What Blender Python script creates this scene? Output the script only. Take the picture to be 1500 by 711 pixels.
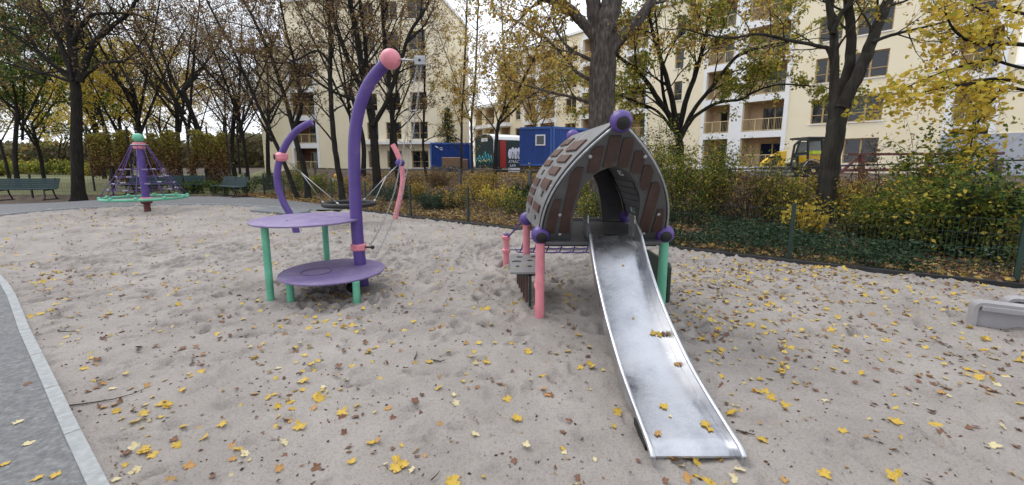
import bpy, math, random
import numpy as np
from mathutils import Vector, Matrix, Quaternion
R = math.radians
for o in list(bpy.data.objects): bpy.data.objects.remove(o)
S = bpy.context.scene
COL = S.collection
# ------------------------------------------------------------------ camera, sky, sun, exposure
F = 600.0; CX = 750.0; CY = 325.0; CAMH = 1.6
PITCH = math.atan(88 / 600)
cd = bpy.data.cameras.new('camera'); cam = bpy.data.objects.new('camera', cd); COL.objects.link(cam)
cd.sensor_width = 36; cd.lens = 36 * F / 1500; cd.shift_y = -(355.5 - CY) / 1500
cd.clip_start = 0.05; cd.clip_end = 1200
cam.location = (0, 0, CAMH); cam.rotation_euler = (R(90) - PITCH, 0, 0)
S.camera = cam
S.render.resolution_x = 1024; S.render.resolution_y = 485
W = bpy.data.worlds.new('World'); S.world = W; W.use_nodes = True
SUN_EL, SUN_AZ = R(58), R(305)           # azimuth clockwise from +Y
nt = W.node_tree; nt.nodes.clear()
out = nt.nodes.new('ShaderNodeOutputWorld'); bg = nt.nodes.new('ShaderNodeBackground')
sky = nt.nodes.new('ShaderNodeTexSky'); sky.sky_type = 'NISHITA'; sky.sun_disc = False
sky.sun_elevation = SUN_EL; sky.sun_rotation = SUN_AZ; sky.dust_density = 3.0; sky.air_density = 1.0
tc = nt.nodes.new('ShaderNodeTexCoord'); mp = nt.nodes.new('ShaderNodeMapping'); mp.inputs['Scale'].default_value = (1, 1, 2.5)
nz = nt.nodes.new('ShaderNodeTexNoise'); nz.inputs['Scale'].default_value = 2.2; nz.inputs['Detail'].default_value = 6
rp = nt.nodes.new('ShaderNodeValToRGB'); rp.color_ramp.elements[0].position = .30; rp.color_ramp.elements[1].position = .55
rp.color_ramp.elements[0].color = (.72, .72, .72, 1)
mx = nt.nodes.new('ShaderNodeMix'); mx.data_type = 'RGBA'
mx.inputs['B'].default_value = (10.2, 10.7, 11.6, 1)
nt.links.new(tc.outputs['Generated'], mp.inputs[0]); nt.links.new(mp.outputs[0], nz.inputs['Vector'])
nt.links.new(nz.outputs['Fac'], rp.inputs[0]); nt.links.new(rp.outputs[0], mx.inputs['Factor'])
nt.links.new(sky.outputs[0], mx.inputs['A']); nt.links.new(mx.outputs['Result'], bg.inputs[0])
bg.inputs[1].default_value = 0.115; nt.links.new(bg.outputs[0], out.inputs[0])
sl = bpy.data.lights.new('sun', 'SUN'); so = bpy.data.objects.new('sun', sl); COL.objects.link(so)
sl.energy = 1.3; sl.angle = R(30); sl.color = (1, .96, .9)
sd = Vector((math.sin(SUN_AZ) * math.cos(SUN_EL), math.cos(SUN_AZ) * math.cos(SUN_EL), math.sin(SUN_EL)))
so.rotation_euler = sd.to_track_quat('Z', 'Y').to_euler()
S.view_settings.view_transform = 'Standard'; S.view_settings.look = 'None'
S.view_settings.gamma = 1; S.view_settings.exposure = 0.33
try: S.view_settings.use_curve_mapping = False
except Exception: pass

rng = np.random.default_rng(7); random.seed(7)
# ------------------------------------------------------------------ pixel helpers (photo is 1500 x 711)
def ray(x, y):
    a = x - CX; b = CY - y
    return (a, F * math.cos(PITCH) + b * math.sin(PITCH), -F * math.sin(PITCH) + b * math.cos(PITCH))
def at(x, y, Y):
    r = ray(x, y); t = Y / r[1]; return Vector((r[0] * t, Y, CAMH + r[2] * t))
def gp(x, y, z=0.0):
    r = ray(x, y); t = (z - CAMH) / r[2]; return Vector((r[0] * t, r[1] * t, z))

# ------------------------------------------------------------------ materials
def ramp_mat(name, stops, rough=.6, attr=None, nscale=4., trans=0., bump=0., bscale=40., metal=0., spec=.5, stretch=None, detail=5, coat=0., rvar=0., interp='LINEAR', objspace=True):
    m = bpy.data.materials.new(name); m.use_nodes = True; n = m.node_tree; b = n.nodes['Principled BSDF']; L = n.links.new
    tc = n.nodes.new('ShaderNodeTexCoord'); mp = n.nodes.new('ShaderNodeMapping')
    if stretch: mp.inputs['Scale'].default_value = stretch
    L(tc.outputs['Object'], mp.inputs[0])
    cr = n.nodes.new('ShaderNodeValToRGB'); cr.color_ramp.interpolation = interp
    while len(cr.color_ramp.elements) < len(stops): cr.color_ramp.elements.new(.5)
    for e, (p, c) in zip(cr.color_ramp.elements, stops): e.position = p; e.color = (*c, 1)
    if attr:
        a = n.nodes.new('ShaderNodeAttribute'); a.attribute_name = attr; L(a.outputs['Fac'], cr.inputs[0])
    else:
        z = n.nodes.new('ShaderNodeTexNoise'); z.inputs['Scale'].default_value = nscale; z.inputs['Detail'].default_value = detail
        z.inputs['Roughness'].default_value = .62
        L(mp.outputs[0], z.inputs['Vector']); L(z.outputs['Fac'], cr.inputs[0])
        if rvar:
            mr = n.nodes.new('ShaderNodeMapRange'); mr.inputs['To Min'].default_value = rough - rvar; mr.inputs['To Max'].default_value = rough + rvar
            mr.inputs['From Min'].default_value = .3; mr.inputs['From Max'].default_value = .7
            L(z.outputs['Fac'], mr.inputs['Value']); L(mr.outputs[0], b.inputs['Roughness'])
    L(cr.outputs[0], b.inputs['Base Color'])
    if not rvar: b.inputs['Roughness'].default_value = rough
    b.inputs['Metallic'].default_value = metal; b.inputs['Specular IOR Level'].default_value = spec
    b.inputs['Coat Weight'].default_value = coat
    if bump:
        z2 = n.nodes.new('ShaderNodeTexNoise'); z2.inputs['Scale'].default_value = bscale; z2.inputs['Detail'].default_value = 6
        L(mp.outputs[0], z2.inputs['Vector'])
        bp = n.nodes.new('ShaderNodeBump'); bp.inputs['Strength'].default_value = bump; bp.inputs['Distance'].default_value = .02
        L(z2.outputs['Fac'], bp.inputs['Height']); L(bp.outputs[0], b.inputs['Normal'])
    if trans:
        t = n.nodes.new('ShaderNodeBsdfTranslucent'); ms = n.nodes.new('ShaderNodeMixShader'); ms.inputs[0].default_value = trans
        L(cr.outputs[0], t.inputs[0]); L(b.outputs[0], ms.inputs[1]); L(t.outputs[0], ms.inputs[2])
        L(ms.outputs[0], n.nodes['Material Output'].inputs[0])
    return m
def sc(c, k): return tuple(min(1, v * k) for v in c)
def plain(name, c, rough=.5, var=.25, nscale=5., **k):
    return ramp_mat(name, [(.3, sc(c, 1 - var)), (.7, sc(c, 1 + var))], rough, nscale=nscale, **k)
M = {}
M['purple'] = ramp_mat('purple paint', [(.30, (.068, .036, .19)), (.5, (.088, .048, .235)), (.64, (.10, .058, .25)), (.82, (.17, .13, .26))], .45, nscale=5, detail=9, bump=.06, bscale=60, rvar=.12)
M['purple_top'] = ramp_mat('dusty purple board', [(.3, (.155, .11, .26)), (.55, (.195, .15, .29)), (.75, (.26, .22, .31))], .55, nscale=5, bump=.04)
M['pink'] = ramp_mat('pink paint', [(.30, (0.574, 0.197, 0.238)), (.5, (0.7, 0.24, 0.29)), (.62, (0.784, 0.269, 0.325)), (.80, (0.66, 0.36, 0.37))], .45, nscale=5, detail=9, bump=.06, bscale=60, rvar=.12)
M['teal'] = ramp_mat('teal green paint', [(.30, (0.098, 0.336, 0.221)), (.5, (0.12, 0.41, 0.27)), (.62, (0.134, 0.459, 0.302)), (.80, (0.24, 0.46, 0.36))], .45, nscale=5, detail=9, bump=.06, bscale=60, rvar=.12)
M['panel'] = ramp_mat('grey board', [(.3, (.165, .166, .172)), (.5, (.195, .195, .20)), (.64, (.215, .214, .216)), (.82, (.28, .275, .265))], .45, nscale=5, detail=9, bump=.05, bscale=50, rvar=.1)
M['panel_dark'] = plain('dark grey board', (.07, .07, .075), .5, .2, 8)
M['brown'] = ramp_mat('brown board', [(.30, (0.074, 0.039, 0.031)), (.5, (0.09, 0.047, 0.038)), (.62, (0.101, 0.053, 0.043)), (.80, (0.15, 0.1, 0.085))], .45, nscale=5, detail=9, bump=.06, bscale=60, rvar=.12)
M['shaded_board'] = ramp_mat('grey board darkened as shade', [(.3, (.065, .066, .068)), (.55, (.085, .086, .088)), (.8, (.12, .118, .115))], .5, nscale=5, detail=9, rvar=.1)  # grey board darkened: shade of the arch faces is put into the colour
M['shaded_slat'] = ramp_mat('brown slat darkened as shade', [(.3, (.038, .020, .016)), (.55, (.055, .029, .023)), (.8, (.09, .06, .05))], .5, nscale=6, detail=9, rvar=.1)  # brown board darkened the same way, front shade painted into its colour
M['inner_board'] = plain('grey inner board lightened as skylight', (.24, .24, .25), .5, .12, 5)  # board grey raised to paint in skylight reaching into the tunnel
M['rubber'] = plain('black rubber', (.012, .012, .014), .6, .3)
M['darkgreen'] = plain('dark green fence paint', (.012, .035, .026), .45, .3)
M['bench'] = ramp_mat('bench green paint', [(.3, (.008, .030, .032)), (.7, (.016, .050, .055))], .4, nscale=12, stretch=(1, 1, 6))
M['iron'] = plain('black iron', (.012, .013, .014), .5, .2)
M['steel'] = ramp_mat('scuffed stainless steel', [(.35, (.48, .49, .52)), (.65, (.62, .63, .65))], .36, metal=1, nscale=9, rvar=.10, bump=.02, bscale=30)
M['steel_bed'] = ramp_mat('worn slide sheet', [(.25, (.28, .29, .32)), (.5, (.50, .51, .54)), (.75, (.64, .65, .67))], .27, metal=.92, nscale=3.5, rvar=.13, detail=9, bump=.03, bscale=22)
M['zinc'] = plain('galvanised metal', (.42, .43, .45), .4, .2, 20, metal=.7)
M['rope'] = plain('purple rope', (.09, .05, .19), .8, .3, 60)
M['greyrope'] = plain('grey steel rope', (.20, .20, .21), .6, .3, 60)
M['whiteclip'] = plain('white clip', (.6, .6, .62), .4, .1)
M['darkred'] = plain('dark red metal', (.10, .02, .02), .6, .3)
M['concrete'] = ramp_mat('kerb concrete', [(.3, (.25, .265, .27)), (.5, (.30, .315, .32)), (.72, (.39, .40, .405))], .85, nscale=22, detail=10, bump=.3, bscale=90)
M['greyplastic'] = plain('light grey plastic', (.34, .33, .345), .35, .1, 3)
M['stick'] = plain('dark stick', (.05, .035, .025), .8, .3)
def bark(name, a, b, s=6): return ramp_mat(name, [(.32, a), (.68, b)], .9, nscale=s, stretch=(3, 3, .45), bump=.9, bscale=9, spec=.2)
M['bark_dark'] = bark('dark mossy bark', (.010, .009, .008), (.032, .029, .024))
M['bark_grey'] = bark('grey brown bark', (.045, .036, .03), (.13, .11, .095))
M['bark_ridged'] = ramp_mat('ridged lime bark', [(.30, (.030, .025, .022)), (.5, (.082, .068, .060)), (.72, (.165, .145, .130))], .9, nscale=8, stretch=(2.2, 2.2, .6), bump=1., bscale=11, spec=.2, detail=9)
M['bark_smooth'] = bark('smooth grey bark', (.022, .019, .016), (.060, .054, .045), 3)
YEL = (.62, .46, .07); OCH = (.36, .24, .07); ORG = (.42, .17, .03); BRN = (.17, .09, .05); DBR = (.10, .058, .04)
GRN = (.12, .18, .028); DGR = (.018, .045, .017); OLV = (.25, .25, .035); PAL = (.62, .55, .30); RED = (.17, .10, .065)
def leafmat(name, cols, trans=.45, rough=.6):
    k = len(cols); return ramp_mat(name, [(i / k, c) for i, c in enumerate(cols)], rough, attr='rnd', trans=trans, interp='CONSTANT', spec=.3)
M['lf_yellow'] = leafmat('yellow leaves', [YEL, (.7, .52, .06), (.55, .42, .06), YEL, (.40, .38, .05), (.72, .58, .10), (.60, .40, .06)])
M['lf_gold'] = leafmat('golden brown leaves', [OCH, YEL, (.48, .31, .07), BRN, (.44, .27, .07), (.54, .38, .09), OLV])
M['lf_brown'] = leafmat('withered brown leaves', [BRN, RED, (.26, .17, .07), (.19, .11, .07), OCH, DBR, (.24, .20, .06)])
M['lf_mixed'] = leafmat('green and yellow leaves', [GRN, OLV, GRN, (.14, .17, .03), YEL, OLV, (.06, .10, .02)])
M['lf_green'] = leafmat('green leaves', [GRN, (.06, .10, .02), DGR, GRN, (.11, .15, .03), DGR])
M['lf_dark'] = leafmat('dark evergreen leaves', [DGR, (.03, .07, .025), (.018, .042, .018), (.05, .09, .04), DGR], .15, .4)
M['lf_olive'] = leafmat('olive leaves', [OLV, GRN, (.3, .27, .05), OLV, YEL, (.16, .15, .03)])
M['lf_litter'] = leafmat('leaf litter', [BRN, OCH, (.28, .17, .09), DBR, (.36, .24, .11), (.5, .34, .08), (.45, .32, .12), RED], .1)
M['lf_ground'] = leafmat('fallen leaf mix', [(.56, .39, .07), BRN, (.38, .24, .10), (.50, .40, .20), (.16, .09, .065), (.58, .42, .09), DBR, (.30, .17, .09)], .15)
M['blades'] = leafmat('grass blades', [(.06, .11, .02), (.09, .14, .03), (.12, .15, .04)], .2)

# ------------------------------------------------------------------ mesh helpers
ORG_OF = {}
def thing(name, label, cat, loc=(0, 0, 0), group=None, kind=None):
    o = bpy.data.objects.new(name, None); COL.objects.link(o); o.location = loc; o.empty_display_size = .2
    o['label'] = label; o['category'] = cat
    if group: o['group'] = group
    if kind: o['kind'] = kind
    ORG_OF[o.name] = Vector(loc); return o
def tag(o, label, cat, group=None, kind=None):
    o['label'] = label; o['category'] = cat
    if group: o['group'] = group
    if kind: o['kind'] = kind
    return o
class MB:
    def __init__(s): s.v = []; s.f = []
    def add(s, vs, fs):
        k = len(s.v); s.v += [tuple(p) for p in vs]; s.f += [tuple(i + k for i in f) for f in fs]; return s
    def box(s, c, d, rz=0., rx=0., ry=0., bev=0.):
        hx, hy, hz = d[0] / 2, d[1] / 2, d[2] / 2
        m = Matrix.Translation(c) @ Matrix.Rotation(rz, 4, 'Z') @ Matrix.Rotation(ry, 4, 'Y') @ Matrix.Rotation(rx, 4, 'X')
        vs = [m @ Vector((x * hx, y * hy, z * hz)) for x in (-1, 1) for y in (-1, 1) for z in (-1, 1)]
        return s.add(vs, [(0, 1, 3, 2), (4, 6, 7, 5), (0, 4, 5, 1), (2, 3, 7, 6), (0, 2, 6, 4), (1, 5, 7, 3)])
    def hexa(s, a, b):       # a, b: two quads (4 points each), joined into a solid
        return s.add(list(a) + list(b), [(3, 2, 1, 0), (4, 5, 6, 7), (0, 1, 5, 4), (1, 2, 6, 5), (2, 3, 7, 6), (3, 0, 4, 7)])
    def tube(s, pts, r, n=10, cap=True, closed=False, nf=None):
        pts = [Vector(p) for p in pts]; k = len(pts)
        if not hasattr(r, '__len__'): r = [r] * k
        base = len(s.v); up = None
        for i, p in enumerate(pts):
            if closed: d = pts[(i + 1) % k] - pts[i - 1]
            else: d = pts[min(i + 1, k - 1)] - pts[max(i - 1, 0)]
            d = d.normalized() if d.length > 1e-9 else Vector((0, 0, 1))
            if up is None: up = d.orthogonal().normalized()
            else:
                up = up - d * up.dot(d)
                up = up.normalized() if up.length > 1e-6 else d.orthogonal().normalized()
            w = d.cross(up)
            for j in range(n):
                a = 2 * math.pi * j / n; q = p + (up * math.cos(a) + w * math.sin(a)) * (r[i] * (nf(j, i, p) if nf else 1)); s.v.append(tuple(q))
        for i in range(k if closed else k - 1):
            i2 = (i + 1) % k
            for j in range(n):
                j2 = (j + 1) % n
                s.f.append((base + i * n + j, base + i * n + j2, base + i2 * n + j2, base + i2 * n + j))
        if cap and not closed:
            s.f.append(tuple(base + j for j in reversed(range(n)))); s.f.append(tuple(base + (k - 1) * n + j for j in range(n)))
        return s
    def ball(s, c, r, n=24, m=14, sz=1., ax=None):
        c = Vector(c); q = Vector((0, 0, 1)).rotation_difference(Vector(ax)) if ax else Quaternion()
        vs = [c + q @ Vector((0, 0, r * sz))]
        for i in range(1, m):
            t = math.pi * i / m
            for j in range(n):
                a = 2 * math.pi * j / n; vs.append(c + q @ Vector((r * math.sin(t) * math.cos(a), r * math.sin(t) * math.sin(a), r * sz * math.cos(t))))
        vs.append(c + q @ Vector((0, 0, -r * sz))); fs = []
        for j in range(n):
            fs.append((0, 1 + j, 1 + (j + 1) % n)); fs.append((len(vs) - 1, 1 + (m - 2) * n + (j + 1) % n, 1 + (m - 2) * n + j))
        for i in range(m - 2):
            for j in range(n):
                a = 1 + i * n; fs.append((a + j, a + n + j, a + n + (j + 1) % n, a + (j + 1) % n))
        return s.add(vs, fs)
    def lathe(s, c, prof, n=24, ax=None):
        c = Vector(c); q = Vector((0, 0, 1)).rotation_difference(Vector(ax)) if ax else Quaternion(); vs = []; fs = []
        for r, z in prof:
            for j in range(n):
                a = 2 * math.pi * j / n; vs.append(c + q @ Vector((r * math.cos(a), r * math.sin(a), z)))
        k = len(prof)
        for i in range(k - 1):
            for j in range(n): fs.append((i * n + j, i * n + (j + 1) % n, (i + 1) * n + (j + 1) % n, (i + 1) * n + j))
        fs.append(tuple(reversed(range(n)))); fs.append(tuple((k - 1) * n + j for j in range(n)))
        return s.add(vs, fs)
    def prism(s, poly, off):      # extruded polygon (3D points), offset vector
        n = len(poly); off = Vector(off); a = [Vector(p) for p in poly]; vs = a + [p + off for p in a]
        return s.add(vs, [tuple(reversed(range(n))), tuple(range(n, 2 * n))] + [(i, (i + 1) % n, n + (i + 1) % n, n + i) for i in range(n)])
    def build(s, name, mat, parent=None, smooth=False, bevel=0., bseg=2):
        me = bpy.data.meshes.new(name); o0 = ORG_OF[parent.name] if parent else Vector((0, 0, 0))
        base = o0 if parent else Vector((0, 0, 0))
        me.from_pydata([(p[0] - base[0], p[1] - base[1], p[2] - base[2]) for p in s.v], [], s.f)
        me.materials.append(mat)
        o = bpy.data.objects.new(name, me); COL.objects.link(o)
        if parent: o.parent = parent
        ORG_OF[o.name] = base
        if smooth:
            me.polygons.foreach_set('use_smooth', [True] * len(me.polygons))
            if smooth == 'auto':
                try: me.set_sharp_from_angle(angle=R(40))
                except Exception: pass
        if bevel:
            b = o.modifiers.new('b', 'BEVEL'); b.width = bevel; b.segments = bseg; b.limit_method = 'ANGLE'; b.angle_limit = R(40)
        me.update(); return o
def np_mesh(name, V, Fc, mat, parent=None, attr=None, smooth=False, loc=None):
    me = bpy.data.meshes.new(name); V = np.asarray(V, dtype=np.float32); Fc = np.asarray(Fc, dtype=np.int32)
    if parent: V = V - np.array(ORG_OF[parent.name], dtype=np.float32)
    k = Fc.shape[1]
    me.vertices.add(len(V)); me.vertices.foreach_set('co', V.ravel())
    me.loops.add(Fc.size); me.loops.foreach_set('vertex_index', Fc.ravel())
    me.polygons.add(len(Fc)); me.polygons.foreach_set('loop_start', np.arange(len(Fc), dtype=np.int32) * k)
    if smooth: me.polygons.foreach_set('use_smooth', np.ones(len(Fc), dtype=bool))
    me.update(calc_edges=True)
    if attr is not None:
        a = me.attributes.new('rnd', 'FLOAT', 'FACE'); a.data.foreach_set('value', np.asarray(attr, dtype=np.float32))
    me.materials.append(mat); o = bpy.data.objects.new(name, me); COL.objects.link(o)
    if parent: o.parent = parent; ORG_OF[o.name] = ORG_OF[parent.name]
    else: ORG_OF[o.name] = Vector((0, 0, 0))
    return o
def leaf_geo(P, size, flat=.0, aspect=.62, r=None):
    """each leaf: a folded rhombus of two triangles"""
    r = r or rng; P = np.asarray(P); n = len(P)
    d = r.normal(size=(n, 3)); d[:, 2] *= (1 - flat); d[:, 2] -= .3 * (1 - flat); d /= np.linalg.norm(d, axis=1)[:, None]
    u = r.normal(size=(n, 3)); u[:, 2] *= (1 - flat * .8); w = np.cross(d, u); w /= np.linalg.norm(w, axis=1)[:, None] + 1e-9
    nn = np.cross(d, w); s = size * r.uniform(.6, 1.35, (n, 1))
    a = P - d * s * .5; c = P + d * s * .5; b = P + w * s * aspect * .5 + nn * s * .12 + d * s * .05; e = P - w * s * aspect * .5 + nn * s * .12 + d * s * .05
    V = np.stack([a, b, c, e], 1).reshape(-1, 3); i = np.arange(n)[:, None] * 4
    Fc = np.concatenate([i + np.array([[0, 1, 2]]), i + np.array([[0, 2, 3]])], 1).reshape(-1, 3)
    return V, Fc
def leaves(name, P, size, mat, parent=None, flat=0., r=None, clump=True):
    r = r or rng; V, Fc = leaf_geo(P, size, flat, r=r); n = len(P)
    c = r.uniform(0, 1, n)
    return np_mesh(name, V, Fc, mat, parent, attr=np.repeat(c, 2))
# value noise
class VN:
    def __init__(s, seed): s.t = np.random.default_rng(seed).uniform(-1, 1, (256, 256))
    def __call__(s, x, y):
        xi = np.floor(x).astype(int); yi = np.floor(y).astype(int); fx = x - xi; fy = y - yi
        fx = fx * fx * (3 - 2 * fx); fy = fy * fy * (3 - 2 * fy); t = s.t
        g = lambda a, b: t[a % 256, b % 256]
        return (g(xi, yi) * (1 - fx) + g(xi + 1, yi) * fx) * (1 - fy) + (g(xi, yi + 1) * (1 - fx) + g(xi + 1, yi + 1) * fx) * fy
vn = [VN(i) for i in range(4)]
def fbm(x, y, f, o=4, g=.5):
    a = 1.; t = 0
    for i in range(o): t = t + a * vn[i % 4](x * f + 13.7 * i, y * f + 7.1 * i); f *= 2.03; a *= g
    return t
def ss(x, a, b):
    t = np.clip((x - a) / (b - a), 0, 1); return t * t * (3 - 2 * t)

# ------------------------------------------------------------------ ground
def fence_d(x, y): return (x - 4.46) * .59 + (y - 6.44) * .807
def terrain(x, y):
    x = np.asarray(x, float); y = np.asarray(y, float); d = fence_d(x, y)
    h = .85 * ss(d, 1.2, 8.0) * ss(x / np.maximum(y, 1.), -.66, -.50)
    h = h + .06 * fbm(x, y, .5, 3) * ss(d, .4, 3) + .03
    return h
def sand_inner(x, y): # 1 well inside the sand area and the path, where the soil sheet stays below
    return (fence_d(x, y) < .12) & (y < 19) & (x > -26)
def grid_mesh(name, xs, ys, zf, mat, **k):
    X, Y = np.meshgrid(xs, ys, indexing='ij'); Z = zf(X, Y); V = np.stack([X, Y, Z], -1).reshape(-1, 3)
    nx, ny = len(xs), len(ys); i, j = np.meshgrid(np.arange(nx - 1), np.arange(ny - 1), indexing='ij'); a = (i * ny + j).ravel()
    Fc = np.stack([a, a + ny, a + ny + 1, a + 1], 1)
    return V, Fc, X, Y
def soil_z(X, Y):
    return np.where(sand_inner(X, Y), -.16, terrain(X, Y))
xs = np.concatenate([np.linspace(-600, -45, 14)[:-1], np.arange(-45, 36, .3), np.linspace(36, 600, 14)[1:]])
ys = np.concatenate([np.linspace(-60, -5, 8)[:-1], np.arange(-5, 50, .3), np.linspace(50, 900, 20)[1:]])
V, Fc, X, Y = grid_mesh('soil', xs, ys, soil_z, None)
M['soil'] = ramp_mat('dark woodland soil', [(.3, (.03, .022, .016)), (.5, (.07, .048, .032)), (.7, (.12, .08, .05))], .95, nscale=3, detail=8, bump=.8, bscale=14)
g = np_mesh('ground', V, Fc, M['soil'], smooth=True); g['kind'] = 'structure'
# park lawn sheet on the far left
M['lawn'] = ramp_mat('park lawn', [(.3, (.07, .085, .03)), (.5, (.11, .12, .04)), (.68, (.20, .16, .06))], .95, nscale=2.5, detail=8, bump=.5, bscale=20)
xs = np.arange(-95, -10, .8); ys = np.arange(19.5, 110, .8)
V, Fc, X, Y = grid_mesh('lawn', xs, ys, lambda x, y: terrain(x, y) + .012, None)
cx = V[Fc].mean(1); keep = (cx[:, 0] / cx[:, 1] < -.60)
np_mesh('lawn', V, Fc[keep], M['lawn'], smooth=True)['kind'] = 'structure'
# sand
PITS = []
def add_pits(n, x0, x1, y0, y1, rs=1.):
    for _ in range(n):
        PITS.append((rng.uniform(x0, x1), rng.uniform(y0, y1), rng.uniform(0, math.pi), rng.uniform(.06, .15) * rs, rng.uniform(.035, .065) * rs, rng.uniform(.007, .028) * rs ** 1.7))
add_pits(2000, -8, 9, .5, 9); add_pits(900, -7, 9, 3.5, 9, 1.3); add_pits(2600, -16, 4, 6, 16, 1.5)
def stamp(Z, xs, ys):
    sx = xs[1] - xs[0]; sy = ys[1] - ys[0]
    for (px, py, a, l, w, dp) in PITS:
        rr = l * 2.2; i0 = int((px - rr - xs[0]) / sx); i1 = int((px + rr - xs[0]) / sx) + 2; j0 = int((py - rr - ys[0]) / sy); j1 = int((py + rr - ys[0]) / sy) + 2
        i0 = max(i0, 0); j0 = max(j0, 0); i1 = min(i1, len(xs)); j1 = min(j1, len(ys))
        if i1 <= i0 or j1 <= j0: continue
        X, Y = np.meshgrid(xs[i0:i1] - px, ys[j0:j1] - py, indexing='ij')
        u = (X * math.cos(a) + Y * math.sin(a)) / l; v = (-X * math.sin(a) + Y * math.cos(a)) / w; q = np.sqrt(u * u + v * v)
        Z[i0:i1, j0:j1] += dp * (-(1 - ss(q, .45, 1.0)) + .55 * np.exp(-((q - 1.2) / .28) ** 2))
    return Z
def sand_h(X, Y):
    return (.014 * fbm(X, Y, .55, 3) + .017 * fbm(X + 40, Y, 3.0, 5, .55) + .004 * np.abs(fbm(X, Y + 30, 14., 3)))
M['sand'] = bpy.data.materials.new('pale trodden sand'); m = M['sand']; m.use_nodes = True; n = m.node_tree; b = n.nodes['Principled BSDF']; L = n.links.new
tcs = n.nodes.new('ShaderNodeTexCoord')
def nod(sc_, det=6, ro=.6):
    z = n.nodes.new('ShaderNodeTexNoise'); z.inputs['Scale'].default_value = sc_; z.inputs['Detail'].default_value = det; z.inputs['Roughness'].default_value = ro; L(tcs.outputs['Object'], z.inputs['Vector']); return z
z1 = nod(1.1, 8, .65); c1 = n.nodes.new('ShaderNodeValToRGB'); L(z1.outputs['Fac'], c1.inputs[0])
for e, (p_, c_) in zip(c1.color_ramp.elements, [(.3, (.268, .243, .225, 1)), (.7, (.392, .359, .334, 1))]): e.position = p_; e.color = c_
z2 = nod(70, 4, .8); c2 = n.nodes.new('ShaderNodeValToRGB'); L(z2.outputs['Fac'], c2.inputs[0])
c2.color_ramp.elements[0].position = .34; c2.color_ramp.elements[0].color = (.38, .35, .33, 1); c2.color_ramp.elements[1].position = .5; c2.color_ramp.elements[1].color = (1, 1, 1, 1)
mm = n.nodes.new('ShaderNodeMix'); mm.data_type = 'RGBA'; mm.blend_type = 'MULTIPLY'; mm.inputs['Factor'].default_value = .5
L(c1.outputs[0], mm.inputs['A']); L(c2.outputs[0], mm.inputs['B']); L(mm.outputs['Result'], b.inputs['Base Color'])
b.inputs['Roughness'].default_value = .95; b.inputs['Specular IOR Level'].default_value = .15
z3 = nod(22, 8, .7); z4 = nod(160, 3, .7); ad = n.nodes.new('ShaderNodeMath'); ad.operation = 'MULTIPLY_ADD'; ad.inputs[1].default_value = .35
L(z4.outputs['Fac'], ad.inputs[0]); L(z3.outputs['Fac'], ad.inputs[2])
bp = n.nodes.new('ShaderNodeBump'); bp.inputs['Strength'].default_value = .9; bp.inputs['Distance'].default_value = .016; L(ad.outputs[0], bp.inputs['Height']); L(bp.outputs[0], b.inputs['Normal'])
fx = np.arange(-8.0, 9.0, .026); fy = np.arange(-1.5, 8.0, .026)
X, Y = np.meshgrid(fx, fy, indexing='ij'); ZF = stamp(sand_h(X, Y), fx, fy)
# loose sand heaped a little round the posts, dug out at the slide's end
for (px, py, rr, hh) in [(1.03, 2.0, .5, -.03), (.29, 4.12, .25, .012), (1.57, 4.18, .25, .012), (-2.2, 4.6, .5, -.012)]:
    ZF += hh * np.exp(-((X - px) ** 2 + (Y - py) ** 2) / rr ** 2)
V = np.stack([X, Y, ZF], -1).reshape(-1, 3); nx, ny = X.shape; i, j = np.meshgrid(np.arange(nx - 1), np.arange(ny - 1), indexing='ij'); a = (i * ny + j).ravel()
Fc = np.stack([a, a + ny, a + ny + 1, a + 1], 1); c = V[Fc].mean(1); Ff = Fc[fence_d(c[:, 0], c[:, 1]) < .02]
gx = np.arange(-17, 9.0, .07); gy = np.arange(-1.5, 17.5, .07)
X, Y = np.meshgrid(gx, gy, indexing='ij'); ZG = stamp(sand_h(X, Y), gx, gy)
V2 = np.stack([X, Y, ZG], -1).reshape(-1, 3); n2x, n2y = X.shape; i, j = np.meshgrid(np.arange(n2x - 1), np.arange(n2y - 1), indexing='ij'); a = (i * n2y + j).ravel()
F2 = np.stack([a, a + n2y, a + n2y + 1, a + 1], 1); c = V2[F2].mean(1)
ins = (c[:, 0] > -7.93) & (c[:, 1] < 7.93) & (c[:, 0] < 8.9) & (c[:, 1] > -1.4)
F2 = F2[(fence_d(c[:, 0], c[:, 1]) < .02) & ~ins]
V2[:, 2] -= .002
np_mesh('sand', np.concatenate([V, V2]), np.concatenate([Ff, F2 + len(V)]), M['sand'], smooth=True)['kind'] = 'structure'
def sand_at(x, y):
    if -7.9 < x < 8.9 and -1.4 < y < 7.9: g, ax, ay, s_ = ZF, fx, fy, .026
    else: g, ax, ay, s_ = ZG, gx, gy, .07
    i = int(np.clip((x - ax[0]) / s_, 0, len(ax) - 1)); j = int(np.clip((y - ay[0]) / s_, 0, len(ay) - 1)); return float(g[i, j])
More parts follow.
